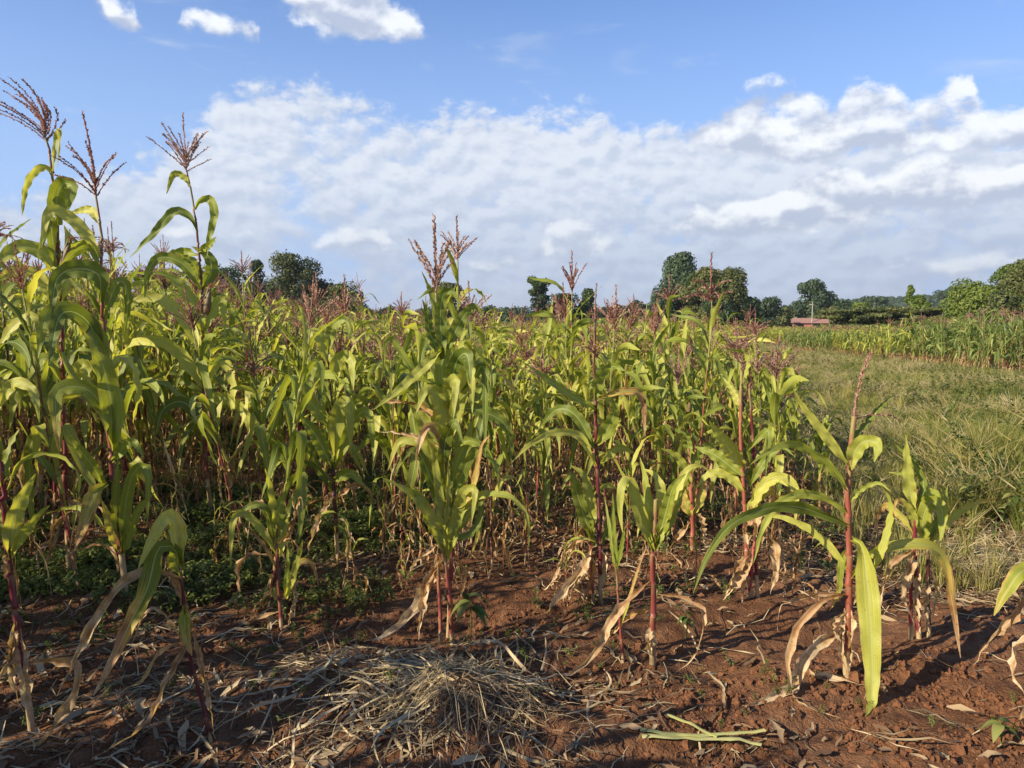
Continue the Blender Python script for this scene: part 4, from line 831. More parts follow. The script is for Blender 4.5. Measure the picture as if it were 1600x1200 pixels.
# the mass of the field, past counting
MASS = [joined_plant(900 + i, 1.5, LIB, False, 1.05, random.uniform(.15, .4), tassel=i % 3 != 1) for i in range(7)]
MASSL = [joined_plant(950 + i, 1.5, LIBL, True, 1.15, random.uniform(.1, .35), tassel=i % 2) for i in range(7)]
MASSG = [joined_plant(980 + i, 1.5, LIBL, True, 1.15, .1, tassel=i % 2, lmat=M_LEAFG) for i in range(6)]
def mass(name, pts, srcs, label, hs):
    pts = np.array(pts); n = len(pts); Z = soil_z(pts[:, 0], pts[:, 1])
    rot = np.stack([rng.normal(0, .06, n), rng.normal(0, .06, n), rng.random(n) * 6.28], 1); s = np.asarray(hs) / 1.5
    scatter(name, np.c_[pts, Z], rot, np.stack([s ** .5, s ** .5, s], 1), rng.integers(0, len(srcs), n), srcs, label, 'maize')
def jitter_grid(y0, y1, sp, xa, xb):
    o = []; y = y0
    while y < y1:
        a, b = xa(y), xb(y); x = a
        while x < b: o.append((x + random.gauss(0, sp * .25), y + random.gauss(0, sp * .25))); x += sp
        y += sp
    return o
A1 = [p for p in jitter_grid(4.6, 32, .46, lambda y: -.74 * y - 3.0, lambda y: float(field_edge(y)) - .1)
      if p[1] > Y_IND - .1 or p[0] < -.70 * p[1] - .35]
A1 = [p for p in A1 if not any((p[0] - a) ** 2 + (p[1] - b) ** 2 < .09 for a, b in placed)]
mass('maize_rows', A1, MASS, 'dense ripening maize with pinkish tassels filling the field behind the countable plants', [field_h(*p) for p in A1])
A0 = [p for p in jitter_grid(-2.5, 4.6, .54, lambda y: -7.5, lambda y: -.74 * max(y, 0) - 1.15)]
mass('maize_rows', A0, MASS, 'maize of the same field standing just outside the left edge of the view', [field_h(p[0], max(p[1], 2)) for p in A0])
DEADM = [joined_plant(880 + i, .9, LIB, False, .85, 2.5, tassel=0) for i in range(6)]
AD = [p for p in jitter_grid(4.05, 13, .42, lambda y: -.74 * y - .5, lambda y: float(field_edge(y)) - .1) if not any((p[0] - a) ** 2 + (p[1] - b) ** 2 < .02 for a, b in placed)]
mass('withered_maize', AD, DEADM, 'withered thin maize stems with hanging dead leaves tangled under the green plants', [random.uniform(.5, 1.0) for p in AD])
A2 = jitter_grid(32, 62, .60, lambda y: -.75 * y, lambda y: float(field_edge(y)) - .1) + jitter_grid(62, 104, .95, lambda y: -.75 * y, lambda y: float(field_edge(y)) + 2)
mass('maize_rows', A2, MASSL, 'distant maize running back to the trees, a haze of tassels on top', [field_h(*p) * 1.02 for p in A2])
A3 = jitter_grid(19, 50, .52, lambda y: float(plot_edge(y)) + .55, lambda y: min(.80 * y + 2, float(plot_edge(y)) + 16)) + jitter_grid(Y_P2, 50, .45, lambda y: float(plot_edge(y)), lambda y: float(plot_edge(y)) + .6)
mass('maize_plot', A3, MASSG, 'green maize plot beyond the grass on the right, behind its front row', [1.58 + random.gauss(0, .12) - .42 * float(sstep(p[1], 21, 38)) for p in A3])
A4 = jitter_grid(62, 74, .62, lambda y: .285 * y, lambda y: .56 * y) + jitter_grid(84, 100, .85, lambda y: .285 * y, lambda y: .5 * y)
mass('maize_plot', A4, MASSL, 'far small plots of tasselled maize in front of the brick house', [1.35 + random.gauss(0, .1) for p in A4])

# ================================================================ TREES AND SHRUBS
def tree_mat(name, stops, transl=.18): return simple_leaf(name, stops, transl, .55, (1.2, 1.35, .7, 1))
M_T_DARK = tree_mat('dark_foliage', [(0, (.022, .045, .016)), (.5, (.040, .072, .024)), (1, (.075, .105, .035))])
M_T_OLIVE = tree_mat('olive_foliage', [(0, (.045, .065, .020)), (.5, (.10, .115, .035)), (1, (.15, .155, .05))])
M_T_BRIGHT = tree_mat('bright_foliage', [(0, (.06, .10, .018)), (.5, (.12, .17, .03)), (1, (.20, .24, .05))], .3)
M_T_BLUE = tree_mat('grey_green_foliage', [(0, (.035, .060, .032)), (.5, (.062, .095, .048)), (1, (.10, .14, .07))])
def crown_mesh(blobs, n, size, seed):
    rs = np.random.default_rng(seed); C_ = np.array([b[:3] for b in blobs]); Rr = np.array([b[3:6] for b in blobs])
    area = (Rr[:, 0] * Rr[:, 2]) ** 1.0; pick = rs.choice(len(blobs), n, p=area / area.sum())
    d = unit(rs.normal(size=(n, 3))); d[:, 2] = np.where(rs.random(n) < .6, np.abs(d[:, 2]), d[:, 2]); rad = rs.uniform(.62, 1.08, n) ** .8
    tw = unit(rs.normal(size=(len(blobs) * 14, 3))); tid = rs.integers(0, 14, n) + pick * 14           # twig clusters inside each limb's foliage
    k = .45; dd = unit(d * (1 - k) + tw[tid] * k * 1.25); P = C_[pick] + dd * Rr[pick] * rad[:, None]
    nrm = unit(dd + rs.normal(size=(n, 3)) * .55); u = unit(np.cross(nrm, rs.normal(size=(n, 3)))); v = np.cross(nrm, u)
    s = size * rs.uniform(.6, 1.5, n)[:, None]; a = u * s; b = v * s * .55
    V = np.stack([P - a, P - b * .9 + nrm * s * .15, P + a, P + b], 1).reshape(-1, 3); F = np.arange(n * 4).reshape(n, 4)
    g = (rs.random(len(blobs))[pick] * .45 + rs.random(len(tw))[tid] * .3 + rs.random(n) * .24); D = np.zeros((n, 4, 4)); D[..., 1] = g[:, None]
    return V, F, D.reshape(-1, 4)
def tree(px, Y, top, wpx, kind, mat, label, group='trees along the horizon', n=9000, leaf=None, trunk_h=.10, base_z=None, name='tree', cat='tree', squash=1.0):
    x = XP(px, Y); z0 = gz(x, Y) if base_z is None else base_z; H = ZP(top, Y) - z0; W = wpx / FPX * Y / 2 * (1.5 if px < 560 or px > 1470 else 1.3); rs = np.random.default_rng(abs(int(px * 7 + Y)))
    o = empty(name, (x, Y, z0)); tag(o, label, cat, group); blobs = []
    th = H * trunk_h
    nb = {'round': 46, 'column': 42, 'cone': 26, 'gum': 40, 'pads': 34, 'low': 30}[kind]
    for i in range(nb):
        a = rs.random() * 6.28; r = rs.random() ** .55; t = rs.random()
        if kind == 'round': zz = th + (H - th) * (.5 + .42 * math.sin((t - .5) * 3.0)); e = math.sqrt(max(1 - ((zz - th) / (H - th) * 2 - .95) ** 2, .12)); br = W * rs.uniform(.17, .50); c = (math.cos(a) * r * W * .78 * e, math.sin(a) * r * W * .78 * e, zz * .97); rr = (br, br, br * rs.uniform(.7, 1))
        elif kind == 'column': zz = th * .4 + (H - th * .4) * t; e = (.75 + .3 * math.sin(t * 3)) * (1 - t ** 5 * .7); br = W * rs.uniform(.20, .52); c = (math.cos(a) * r * W * .68 * e, math.sin(a) * r * W * .62 * e, min(zz, H - br * 1.3)); rr = (br * .85, br * .85, br * 1.5)
        elif kind == 'cone': zz = th * .3 + (H - th * .3) * t; e = 1.05 - t * .95; br = W * rs.uniform(.34, .5) * (.5 + .5 * e); c = (math.cos(a) * r * W * .7 * e, math.sin(a) * r * W * .7 * e, min(zz, H - br)); rr = (br, br, br * 1.1)
        elif kind == 'gum': zz = th + (H - th) * t; e = math.sin(max(.25, t * .8 + .2) * math.pi * .92) * .55 + .5; br = W * rs.uniform(.22, .36); c = (math.cos(a) * r * W * .85 * e, math.sin(a) * r * W * .85 * e, zz * .96); rr = (br, br, br * .75)
        elif kind == 'pads': lv = int(rs.integers(0, 5)); zz = H * (.30 + .165 * lv); br = W * rs.uniform(.22, .42); c = (math.cos(a) * r * W * .8, math.sin(a) * r * W * .6, zz + rs.normal() * H * .02); rr = (br, br * .8, H * .055)
        else: zz = H * (.12 + .72 * t); e = 1 - .5 * t; br = W * rs.uniform(.2, .34); c = (math.cos(a) * r * W * .85 * e, math.sin(a) * r * W * .7 * e, zz); rr = (br, br, min(br, H * .3))
        blobs.append((*c, *rr))
    if leaf is None: leaf = max(.0016 * Y, .12)
    link('crown', pmesh('crown', crown_mesh(blobs, n, leaf, abs(int(px + Y))), mat), o)
    tr = H * .028 + .03; A = Acc()
    A.add(tube(np.array([[0, 0, -.2], [rs.normal() * .1, 0, H * .3], [rs.normal() * .2, rs.normal() * .2, H * .62], [rs.normal() * .2, 0, H * .85]]), [tr * 1.3, tr, tr * .6, tr * .2], 8))
    for b in blobs[::3]:
        p0 = np.array([0, 0, max(min(b[2] * .55, H * .6), .1)]); p1 = np.array(b[:3]); A.add(tube(np.array([p0, (p0 + p1) / 2 + [0, 0, H * .03], p1]), [tr * .5, tr * .35, tr * .12], 5))
    link('trunk', pmesh('trunk', A.piece(), M_BARK), o); return o
T = tree
T(18, 42, 436, 88, 'round', M_T_OLIVE, 'dark olive bush behind the maize at the far left edge', n=9000)
T(-60, 50, 420, 120, 'round', M_T_DARK, 'broad tree beyond the left edge of the view', n=6000)
T(228, 85, 424, 46, 'cone', M_T_DARK, 'thin pointed conifer seen between the tassels at the left', n=5000)
T(262, 95, 428, 60, 'round', M_T_DARK, 'low dark tree left of the dark stemmed tall maize', n=5000)
T(305, 88, 408, 52, 'cone', M_T_DARK, 'pointed dark tree behind the dark stemmed tall maize', n=6500)
T(350, 95, 418, 66, 'round', M_T_DARK, 'dark tree just right of the dark stemmed tall maize', n=7000)
T(404, 95, 408, 44, 'cone', M_T_DARK, 'narrow pointed tree left of the tall round one', n=6500)
T(462, 90, 397, 60, 'round', M_T_OLIVE, 'tall round topped dark tree above the purple tassels', n=13000)
T(432, 98, 440, 60, 'round', M_T_DARK, 'low dark tree at the foot of the tall round topped one', n=6000)
T(505, 92, 440, 60, 'round', M_T_DARK, 'dark tree filling the gap behind the purple tassels', n=7000)
T(538, 88, 444, 50, 'round', M_T_OLIVE, 'rounded tree ending the left group of dark trees', n=8000)
T(604, 120, 484, 30, 'round', M_T_DARK, 'small dark tree standing alone in front of the blue hills', n=4000)
T(640, 150, 489, 40, 'low', M_T_OLIVE, 'low bush beside the small lone dark tree', n=3000)
T(702, 100, 443, 52, 'round', M_T_OLIVE, 'rounded olive tree behind the central clump of maize', n=9000)
T(750, 150, 484, 50, 'low', M_T_DARK, 'low dark bush right of the central clump', n=3000)
T(790, 150, 482, 46, 'low', M_T_BLUE, 'grey green bush left of the dark gum tree', n=3000)
T(843, 105, 433, 40, 'gum', M_T_DARK, 'dark gum tree left of the lone red tassel', n=8000)
T(878, 110, 458, 50, 'round', M_T_DARK, 'dark tree under the lone red tassel', n=7000)
T(918, 110, 453, 30, 'column', M_T_DARK, 'slim upright tree right of the lone red tassel', n=6000)
for px, top, w, lab in [(948, 480, 22, 'small distant tree right of the slim upright one'), (968, 478, 24, 'second small distant tree before the big group'), (990, 474, 34, 'dark distant tree just left of the big group'), (1012, 477, 30, 'low dark tree touching the big group on its left')]:
    T(px, 170, top, w, 'round', M_T_DARK, lab, n=3000)
T(1063, 112, 399, 62, 'column', M_T_BLUE, 'tallest grey green tree of the big group, at its left', n=17000, group='big group of trees right of the middle')
T(1040, 108, 448, 44, 'column', M_T_BLUE, 'lower grey green tree under the tallest one', n=8000, group='big group of trees right of the middle')
T(1099, 106, 419, 58, 'round', M_T_OLIVE, 'olive tree in the centre of the big group', n=17000, group='big group of trees right of the middle', trunk_h=.08)
T(1137, 104, 423, 56, 'column', M_T_OLIVE, 'olive tree at the right side of the big group', n=17000, group='big group of trees right of the middle', trunk_h=.05)
T(1120, 100, 470, 62, 'low', M_T_DARK, 'dark undergrowth bush at the foot of the big group', n=8000, group='big group of trees right of the middle', name='shrub', cat='shrub')
T(1085, 109, 432, 60, 'round', M_T_DARK, 'dark tree filling the middle of the big group', n=12000, group='big group of trees right of the middle', trunk_h=.04)
T(1150, 107, 452, 50, 'round', M_T_DARK, 'low dark tree at the right foot of the big group', n=9000, group='big group of trees right of the middle', trunk_h=.04)
T(1172, 125, 466, 30, 'column', M_T_DARK, 'dark pointed tree next to the big group on its right', n=5000)
T(1198, 135, 469, 36, 'round', M_T_BLUE, 'rounded tree between the big group and the lone gum tree', n=5000)
T(1222, 150, 482, 40, 'low', M_T_OLIVE, 'low olive bush left of the brick house', n=4000)
T(1265, 150, 443, 62, 'gum', M_T_BLUE, 'lone spreading gum tree behind the brick house', n=11000, trunk_h=.16)
T(1297, 130, 479, 40, 'low', M_T_OLIVE, 'bush right of the lone gum tree', n=5000)
T(1342, 118, 474, 30, 'round', M_T_BRIGHT, 'small bright green tree above the flat topped hedge', n=5000, trunk_h=.1)
T(1366, 190, 466, 40, 'gum', M_T_BLUE, 'dark distant tree on the slope behind the small bright one', n=4000)
T(1312, 200, 472, 34, 'round', M_T_DARK, 'distant tree on the slope right of the lone gum tree', n=3000)
T(1418, 95, 443, 26, 'cone', M_T_BRIGHT, 'pointed bright green tree above the hedge', n=8000, trunk_h=.05)
T(1432, 92, 462, 32, 'round', M_T_BRIGHT, 'rounded bright tree leaning on the pointed one', n=7000, trunk_h=.05)
T(1486, 380, 455, 36, 'gum', M_T_BLUE, 'far tree on the crest of the wooded hill', n=2500, base_z=ZP(464, 380), trunk_h=.05)
for px, Y, top, w, lab in [(1306, 78, 485, 60, 'flat layered shrub at the left end of the hedge'), (1352, 76, 483, 74, 'flat layered shrub second from the left in the hedge'), (1398, 74, 482, 66, 'flat layered shrub in the middle of the hedge'),
                           (1444, 72, 484, 70, 'flat layered shrub second from the right in the hedge'), (1480, 70, 482, 60, 'flat layered shrub at the right end of the hedge')]:
    T(px, Y, top, w, 'pads', M_T_OLIVE, lab, n=9000, group='flat topped shrubs of the hedge', name='shrub', cat='shrub')
for px, Y, top, w, lab, mt in [(1480, 66, 472, 56, 'small bright bush at the left foot of the right hand trees', M_T_BRIGHT), (1518, 64, 446, 62, 'bright green tree at the left of the right hand trees', M_T_BRIGHT), (1546, 60, 452, 66, 'yellow green tree in the middle of the right hand trees', M_T_BRIGHT),
                               (1586, 62, 408, 62, 'tallest of the right hand trees, near the right edge', M_T_BRIGHT), (1630, 58, 400, 90, 'big leafy tree cut by the right edge of the view', M_T_OLIVE), (1570, 56, 468, 60, 'lower leafy bush beneath the tallest right hand tree', M_T_OLIVE)]:
    T(px, Y, top, w, 'round' if w > 58 else 'low', mt, lab, n=13000, group='bright trees on the right', trunk_h=.05)
for i in range(14):     # trees along the skyline between the named ones
    px = [575, 665, 725, 770, 810, 1235, 1325, 1385, 1455, 90, 150, 560, 905, 1150][i]
    T(px, 230 + 9 * i, 483 + (i % 3) * 2, 26 + (i * 7) % 16, 'round', M_T_DARK if i % 2 else M_T_BLUE, 'small far off tree blending into the line along the horizon', group='far off trees on the horizon line', n=1500)

WO = [pmesh('crown', crown_mesh([(rng.normal() * 1.2, rng.normal() * 1.2, 1 + rng.random() * 2, 1.5, 1.5, 1.2) for _ in range(6)], 240, .7, 70 + i), M_T_BLUE if i % 2 else M_T_DARK) for i in range(4)]
def hill_pts(n, x0, x1, y0, y1, prof):
    X = rng.uniform(x0, x1, n); t = rng.random(n); H = np.interp(X, [p[0] for p in prof], [p[1] for p in prof]); return np.stack([X, y0 + t * (y1 - y0), (H + 3) * np.sin(np.minimum(t * (y1 - y0) / 260 * 1.05, 1) * math.pi / 2) ** .8 - 4.0], 1)
hp_ = hill_pts(2600, XP(1130, 420), XP(2000, 420), 421, 640, HILLP)
n = len(hp_); scatter('woods', hp_, np.c_[np.zeros(n), np.zeros(n), rng.random(n) * 6.28], rng.uniform(.5, 1.15, n), rng.integers(0, 4, n), WO, 'woodland covering the low hill on the right horizon', 'woods')
# brick house, pale house, pole
def box_piece(x0, x1, y0, y1, z0, z1):
    V = np.array([[x, y, z] for x in (x0, x1) for y in (y0, y1) for z in (z0, z1)], float)
    F = np.array([[0, 1, 3, 2], [4, 6, 7, 5], [0, 4, 5, 1], [2, 3, 7, 6], [0, 2, 6, 4], [1, 5, 7, 3]]); return V, F, np.tile([0, .5, .5, 0.], (8, 1))
def bpart(name, boxes, mat, parent):
    A = Acc()
    for b in boxes: A.add(box_piece(*b))
    me = pmesh(name, A.piece(), mat); me.polygons.foreach_set('use_smooth', [False] * len(me.polygons)); return link(name, me, parent)
def house(px, Y, w, d, h, wall, roof, label, z=None):
    x = XP(px, Y); o = empty('house', (x, Y, gz(x, Y) if z is None else z), (0, 0, -.25)); tag(o, label, 'house')
    bpart('wall', [(-w / 2, w / 2, 0, d, -.3, h)], wall, o)
    V = np.array([[-w / 2 - .25, -.3, h - .02], [w / 2 + .25, -.3, h - .02], [w / 2 + .25, d + .3, h - .02], [-w / 2 - .25, d + .3, h - .02], [-w / 2 - .25, d / 2, h + .75], [w / 2 + .25, d / 2, h + .75]])
    me = bpy.data.meshes.new('roof'); me.from_pydata([tuple(v) for v in V], [], [(0, 1, 5, 4), (2, 3, 4, 5), (0, 4, 3), (1, 2, 5), (0, 3, 2, 1)]); me.materials.append(roof); me.update(); link('roof', me, o)
    bpart('door', [(w * .06, w * .06 + .9, -.03, .02, 0, 2.0)], M_DARK, o)
    for k in (-.32, .34): bpart('window', [(w * k - .4, w * k + .4, -.03, .02, 1.0, 1.8)], M_DARK, o)
    return o
house(1266, 112, 4.6, 3.2, 1.95, M_BRICK, M_TIN, 'small red brick house with a rusty tin roof beyond the fields')
house(1006, 125, 1.7, 2.0, 1.9, M_WALLP, M_TIN, 'tiny pale walled house just left of the big group of trees', z=ZP(503, 125) - 2.2)
house(868, 118, 3.4, 3.0, 2.2, M_WALLP, M_TIN, 'low tan walled hut showing over the maize near the lone red tassel', z=ZP(500, 118) - 2.6)
px_, Yp = 1267, 112.0
pole = empty('utility_pole', (XP(px_, Yp), Yp, gz(XP(px_, Yp), Yp))); tag(pole, 'pale bare pole standing in front of the lone gum tree', 'pole')
ht = ZP(473, Yp) - pole.location.z
link('pole_shaft', pmesh('pole_shaft', tube(np.array([[0, 0, -.2], [0, 0, ht]]), [.075, .06], 8), M_POLE), pole); bpart('crossarm', [(-.45, .1, -.06, .06, ht - .35, ht - .2)], M_POLE, pole)

# ================================================================ GRASS STRIP, WEEDS, LITTER, STRAW
def tuft(seed, nb, h, w, spread, head=False):
    rs = np.random.default_rng(seed); A = Acc()
    for i in range(nb):
        a = rs.random() * 6.28; l = h * rs.uniform(.5, 1.15); b0 = np.array([math.cos(a), math.sin(a), 0]) * rs.random() * spread * .4; bd = rs.uniform(.1, 1.0) * spread * 2.2 / h
        s = np.linspace(0, 1, 5)[:, None]; P = b0 + np.array([math.cos(a), math.sin(a), 0]) * bd * l * s ** 1.8 + np.array([0, 0, 1]) * l * (s - .28 * bd * s ** 2.4)
        A.add(ribbon(P, np.tile([-math.sin(a), math.cos(a), 0.], (5, 1)), w * (1 - s[:, 0] * .92), np.zeros(5), 0, 0, rs.random() * .5, 2))
        if head and rs.random() < .5: A.add(tube(P[-2:] + np.array([0, 0, .01]), [.0035, .001], 3, rnd=.9))
    return A.piece()
def weed(seed, nl, h, lw, ll, wide):
    rs = np.random.default_rng(seed); A = Acc()
    for st in range(3 if wide else 2):
        a0 = rs.random() * 6.28; tip = np.array([math.cos(a0) * h * rs.uniform(.1, .7), math.sin(a0) * h * rs.uniform(.1, .7), h * rs.uniform(.6, 1)]); A.add(tube(np.array([[0, 0, 0], tip * .5 + [0, 0, h * .08], tip]), [.002, .0016, .001], 3, rnd=.3))
        for i in range(nl):
            t = rs.uniform(.25, 1); p = tip * t + np.array([0, 0, h * .1 * math.sin(t * 3)]); a = rs.random() * 6.28; up = rs.uniform(-.1, .7); l = ll * rs.uniform(.6, 1.2)
            s = np.linspace(0, 1, 4)[:, None]; d = np.array([math.cos(a), math.sin(a), up]); P = p + d * l * s - np.array([0, 0, 1]) * l * .5 * s ** 2
            A.add(ribbon(P, np.tile([-math.sin(a), math.cos(a), rs.normal() * .3], (4, 1)), lw * np.array([.25, 1, .85, .05]), np.full(4, .25), 0, 0, rs.random() * .6, 3))
    return A.piece()
GR = [pmesh('tuft', tuft(10 + i, 34, .34, .006, .10), M_GRASS) for i in range(4)] + [pmesh('tuft', tuft(20 + i, 46, .42, .004, .14, True), M_GRASS) for i in range(3)]
WD = [pmesh('weed', weed(30 + i, 9, .13, .013, .028, True), M_WEED) for i in range(5)]
WT = [pmesh('weed', weed(40 + i, 16, .42, .024, .06, False), M_WEED) for i in range(3)]
def pts_z(p): p = np.array(p); return np.c_[p, soil_z(p[:, 0], p[:, 1])]
P, S, I = [], [], []
for k in range(95000):
    yy = 4.2 + 58 * random.random() ** 1.9; xa = float(field_edge(yy)) + .15; xb = min(float(plot_edge(yy)) - .1, .80 * yy + 1.2) if yy > 18 else .80 * yy + 1.2
    if xb <= xa or random.random() > (xb - xa) / 12: continue
    xx = random.uniform(xa, xb); m1 = float(vnoise(xx, yy, 1.6)); m2 = float(vnoise(xx + 31, yy, .7))
    bare = float(sstep(yy, 5.3, 6.8)) ; e = xx - xa
    if random.random() > bare + .06 + .12 * max(m2, 0): continue
    if yy < 15 and random.random() < .75 * max(0, 1 - abs(xx - (1.2 + .36 * yy)) / (.8 + .05 * yy)) * (m2 > -.2): continue      # trodden strip
    if random.random() < .25 * (m1 > .2): continue
    hgt = (.35 + 1.1 * (m1 + .5)) * (.65 + .45 * float(sstep(e, .3, 3.5))) * (1.05 - .52 * float(sstep(yy, 9, 16))) * (1 - .35 * float(sstep(xx - float(plot_edge(yy)), -4, -1)) * (yy > 15))
    P.append((xx, yy)); S.append(hgt * random.uniform(.7, 1.3)); I.append(int(rng.integers(0, 4)) if m2 + random.gauss(0, .25) < .05 else int(rng.integers(4, 7)) if random.random() < .5 else int(rng.integers(7, 10)))
print('grass', len(P))
n = len(P); scatter('grass', pts_z(P), np.c_[rng.normal(0, .15, n), rng.normal(0, .15, n), rng.random(n) * 6.28], np.array(S) * 1.15, I, GR + WT, 'olive and straw coloured rough grass filling the strip between the two maize plots', 'grass')
P, S, I = [], [], []
for k in range(5200):
    yy = 5.0 + 34 * random.random() ** 1.6; xa = float(field_edge(yy)) + .5; xb = .80 * yy + 1.2 if yy < 19 else float(plot_edge(yy)) - .4
    if xb <= xa: continue
    xx = random.uniform(xa, xb); m = float(vnoise(xx + 70, yy, 1.1)) + .5 * float(vnoise(xx, yy + 40, .4))
    if m < .08 or abs(xx - (1.2 + .36 * yy)) < .7: continue
    P.append((xx, yy)); S.append(random.uniform(.6, 1.35) * (.7 if yy > 14 else 1)); I.append(random.choice([0, 0, 1, 2, 3, 4]))
WT2 = [pmesh('weed', weed(140 + i, 34, .46, .018, .042, False), M_WEED) for i in range(3)] + [pmesh('tuft', tuft(150 + i, 60, .46, .0065, .16), M_GRASS) for i in range(2)]
n = len(P); print('tall weeds', n)
scatter('tall_weeds', pts_z(P), np.c_[rng.normal(0, .12, n), rng.normal(0, .12, n), rng.random(n) * 6.28], S, I, WT2, 'taller leafy weeds standing in patches of the rough grass', 'weeds')
# low weeds under the maize
P, S = [], []
for k in range(34000):
    yy = random.uniform(2.7, 10.5); xx = random.uniform(-.75 * yy - .3, float(field_edge(yy)) + .4); m1 = float(vnoise(xx, yy, .5)); m2 = float(vnoise(xx + 5, yy, 1.5))
    dens = .07 + 1.1 * float(sstep(yy, 3.1, 4.8)) * float(sstep(-xx, .0, 1.0)) + .30 * float(sstep(yy, 4.4, 6.5))
    if random.random() > dens * (1 + 3.2 * m1 + 1.4 * m2) * .42: continue
    P.append((xx, yy)); S.append(random.uniform(.35, 1.15) * (.55 if yy < 3.8 else 1))
print('weeds', len(P)); n = len(P)
scatter('weeds', pts_z(P), np.c_[rng.normal(0, .2, n), rng.normal(0, .2, n), rng.random(n) * 6.28], S, rng.integers(0, 5, n), WD, 'small green weeds carpeting the soil between the maize stems', 'weeds')
# dead leaf scraps and twigs on the soil
def scrap(seed, l, w):
    rs = np.random.default_rng(seed); n_ = 6; s = np.linspace(0, 1, n_); P_ = np.stack([s * l - l / 2, np.cumsum(rs.normal(0, l * .05, n_)), .004 + .35 * w + l * .12 * rs.random() * np.sin(s * math.pi * rs.uniform(.8, 2.2)) ** 2], 1)
    S_ = np.tile([0, 1, 0.], (n_, 1)) + rs.normal(0, .35, (n_, 3)); return ribbon(P_, S_, w * (.3 + np.sin(s * math.pi)) , np.full(n_, rs.uniform(0, .9)), w * .15, 0, rs.random(), 3, seed=seed)
SC = [pmesh('scrap', scrap(60 + i, random.uniform(.05, .16), random.uniform(.008, .024)), M_LITTER) for i in range(8)] + [pmesh('scrap', scrap(80 + i, random.uniform(.15, .34), random.uniform(.004, .012)), M_STRAW) for i in range(6)] + \
     [pmesh('twig', tube(np.array([[-.1, 0, .006], [0, .012, .012], [.11, -.01, .005]]), [.002, .0025, .0012], 4, rnd=.2), M_LITTER)]
P, S, I, Rt = [], [], [], []
for k in range(26000):
    yy = 2.1 + 8.5 * random.random() ** 1.25; xx = random.uniform(-.75 * yy - .3, .78 * yy + .3); m1 = float(vnoise(xx, yy, .45)); m2 = float(vnoise(xx + 50, yy, 1.2))
    dens = .16 + .5 * float(sstep(yy, 3.8, 5)) + .3 * float(sstep(-xx, .1, 1.2)); right = float(sstep(xx - float(field_edge(yy)) + .1, 0, .6)) * float(sstep(yy, 3.6, 4.4))
    if random.random() > (dens + right) * (.8 + 1.5 * m1 + 1.1 * m2): continue
    P.append((xx, yy)); S.append(random.uniform(.45, 1.25)); I.append(random.randrange(8, 15) if random.random() < .42 + .4 * right else random.randrange(0, 8)); Rt.append((random.gauss(0, .2), random.gauss(0, .2), random.random() * 6.28))
print('litter', len(P))
scatter('leaf_litter', pts_z(P) + [0, 0, .004], Rt, S, I, SC, 'dead leaf scraps and twigs strewn over the red soil', 'leaf litter')
# clods
def clod(seed):
    rs = np.random.default_rng(seed); th = np.linspace(0, math.pi, 6); ph = np.linspace(0, 2 * math.pi, 8, endpoint=False); TH, PH = np.meshgrid(th, ph, indexing='ij')
    r = 1 + .28 * rs.normal(size=TH.shape); r[0] = r[0, 0]; r[-1] = r[-1, 0]; V = np.stack([r * np.sin(TH) * np.cos(PH), r * np.sin(TH) * np.sin(PH), r * np.cos(TH) * .7], -1)
    i2 = np.arange(48).reshape(6, 8); nx = np.roll(i2, -1, 1); F = np.stack([i2[:-1], i2[1:], nx[1:], nx[:-1]], -1).reshape(-1, 4); return V.reshape(-1, 3), F, np.tile([0, rs.random(), .5, 0.], (48, 1))
CL = [pmesh('clod', clod(i), M_CLOD) for i in range(7)]
for me in CL: me.polygons.foreach_set('use_smooth', [False] * len(me.polygons))
P, S = [], []
for k in range(48000):
    yy = 2.1 + 5.5 * random.random() ** 1.3; xx = random.uniform(-.75 * yy - .2, .78 * yy + .2); m1 = float(vnoise(xx + 7, yy, .28)) + float(vnoise(xx, yy, .9)) * .8
    if random.random() > .16 + 1.7 * m1: continue
    P.append((xx, yy)); S.append(.0025 + .018 * random.random() ** 3.2 + (.018 if random.random() < .010 else 0))
n = len(P); print('clods', n)
scatter('soil_clods', pts_z(P), rng.random((n, 3)) * 6.28, S, rng.integers(0, 7, n), CL, 'crumbs and clods of red soil', 'soil clods')

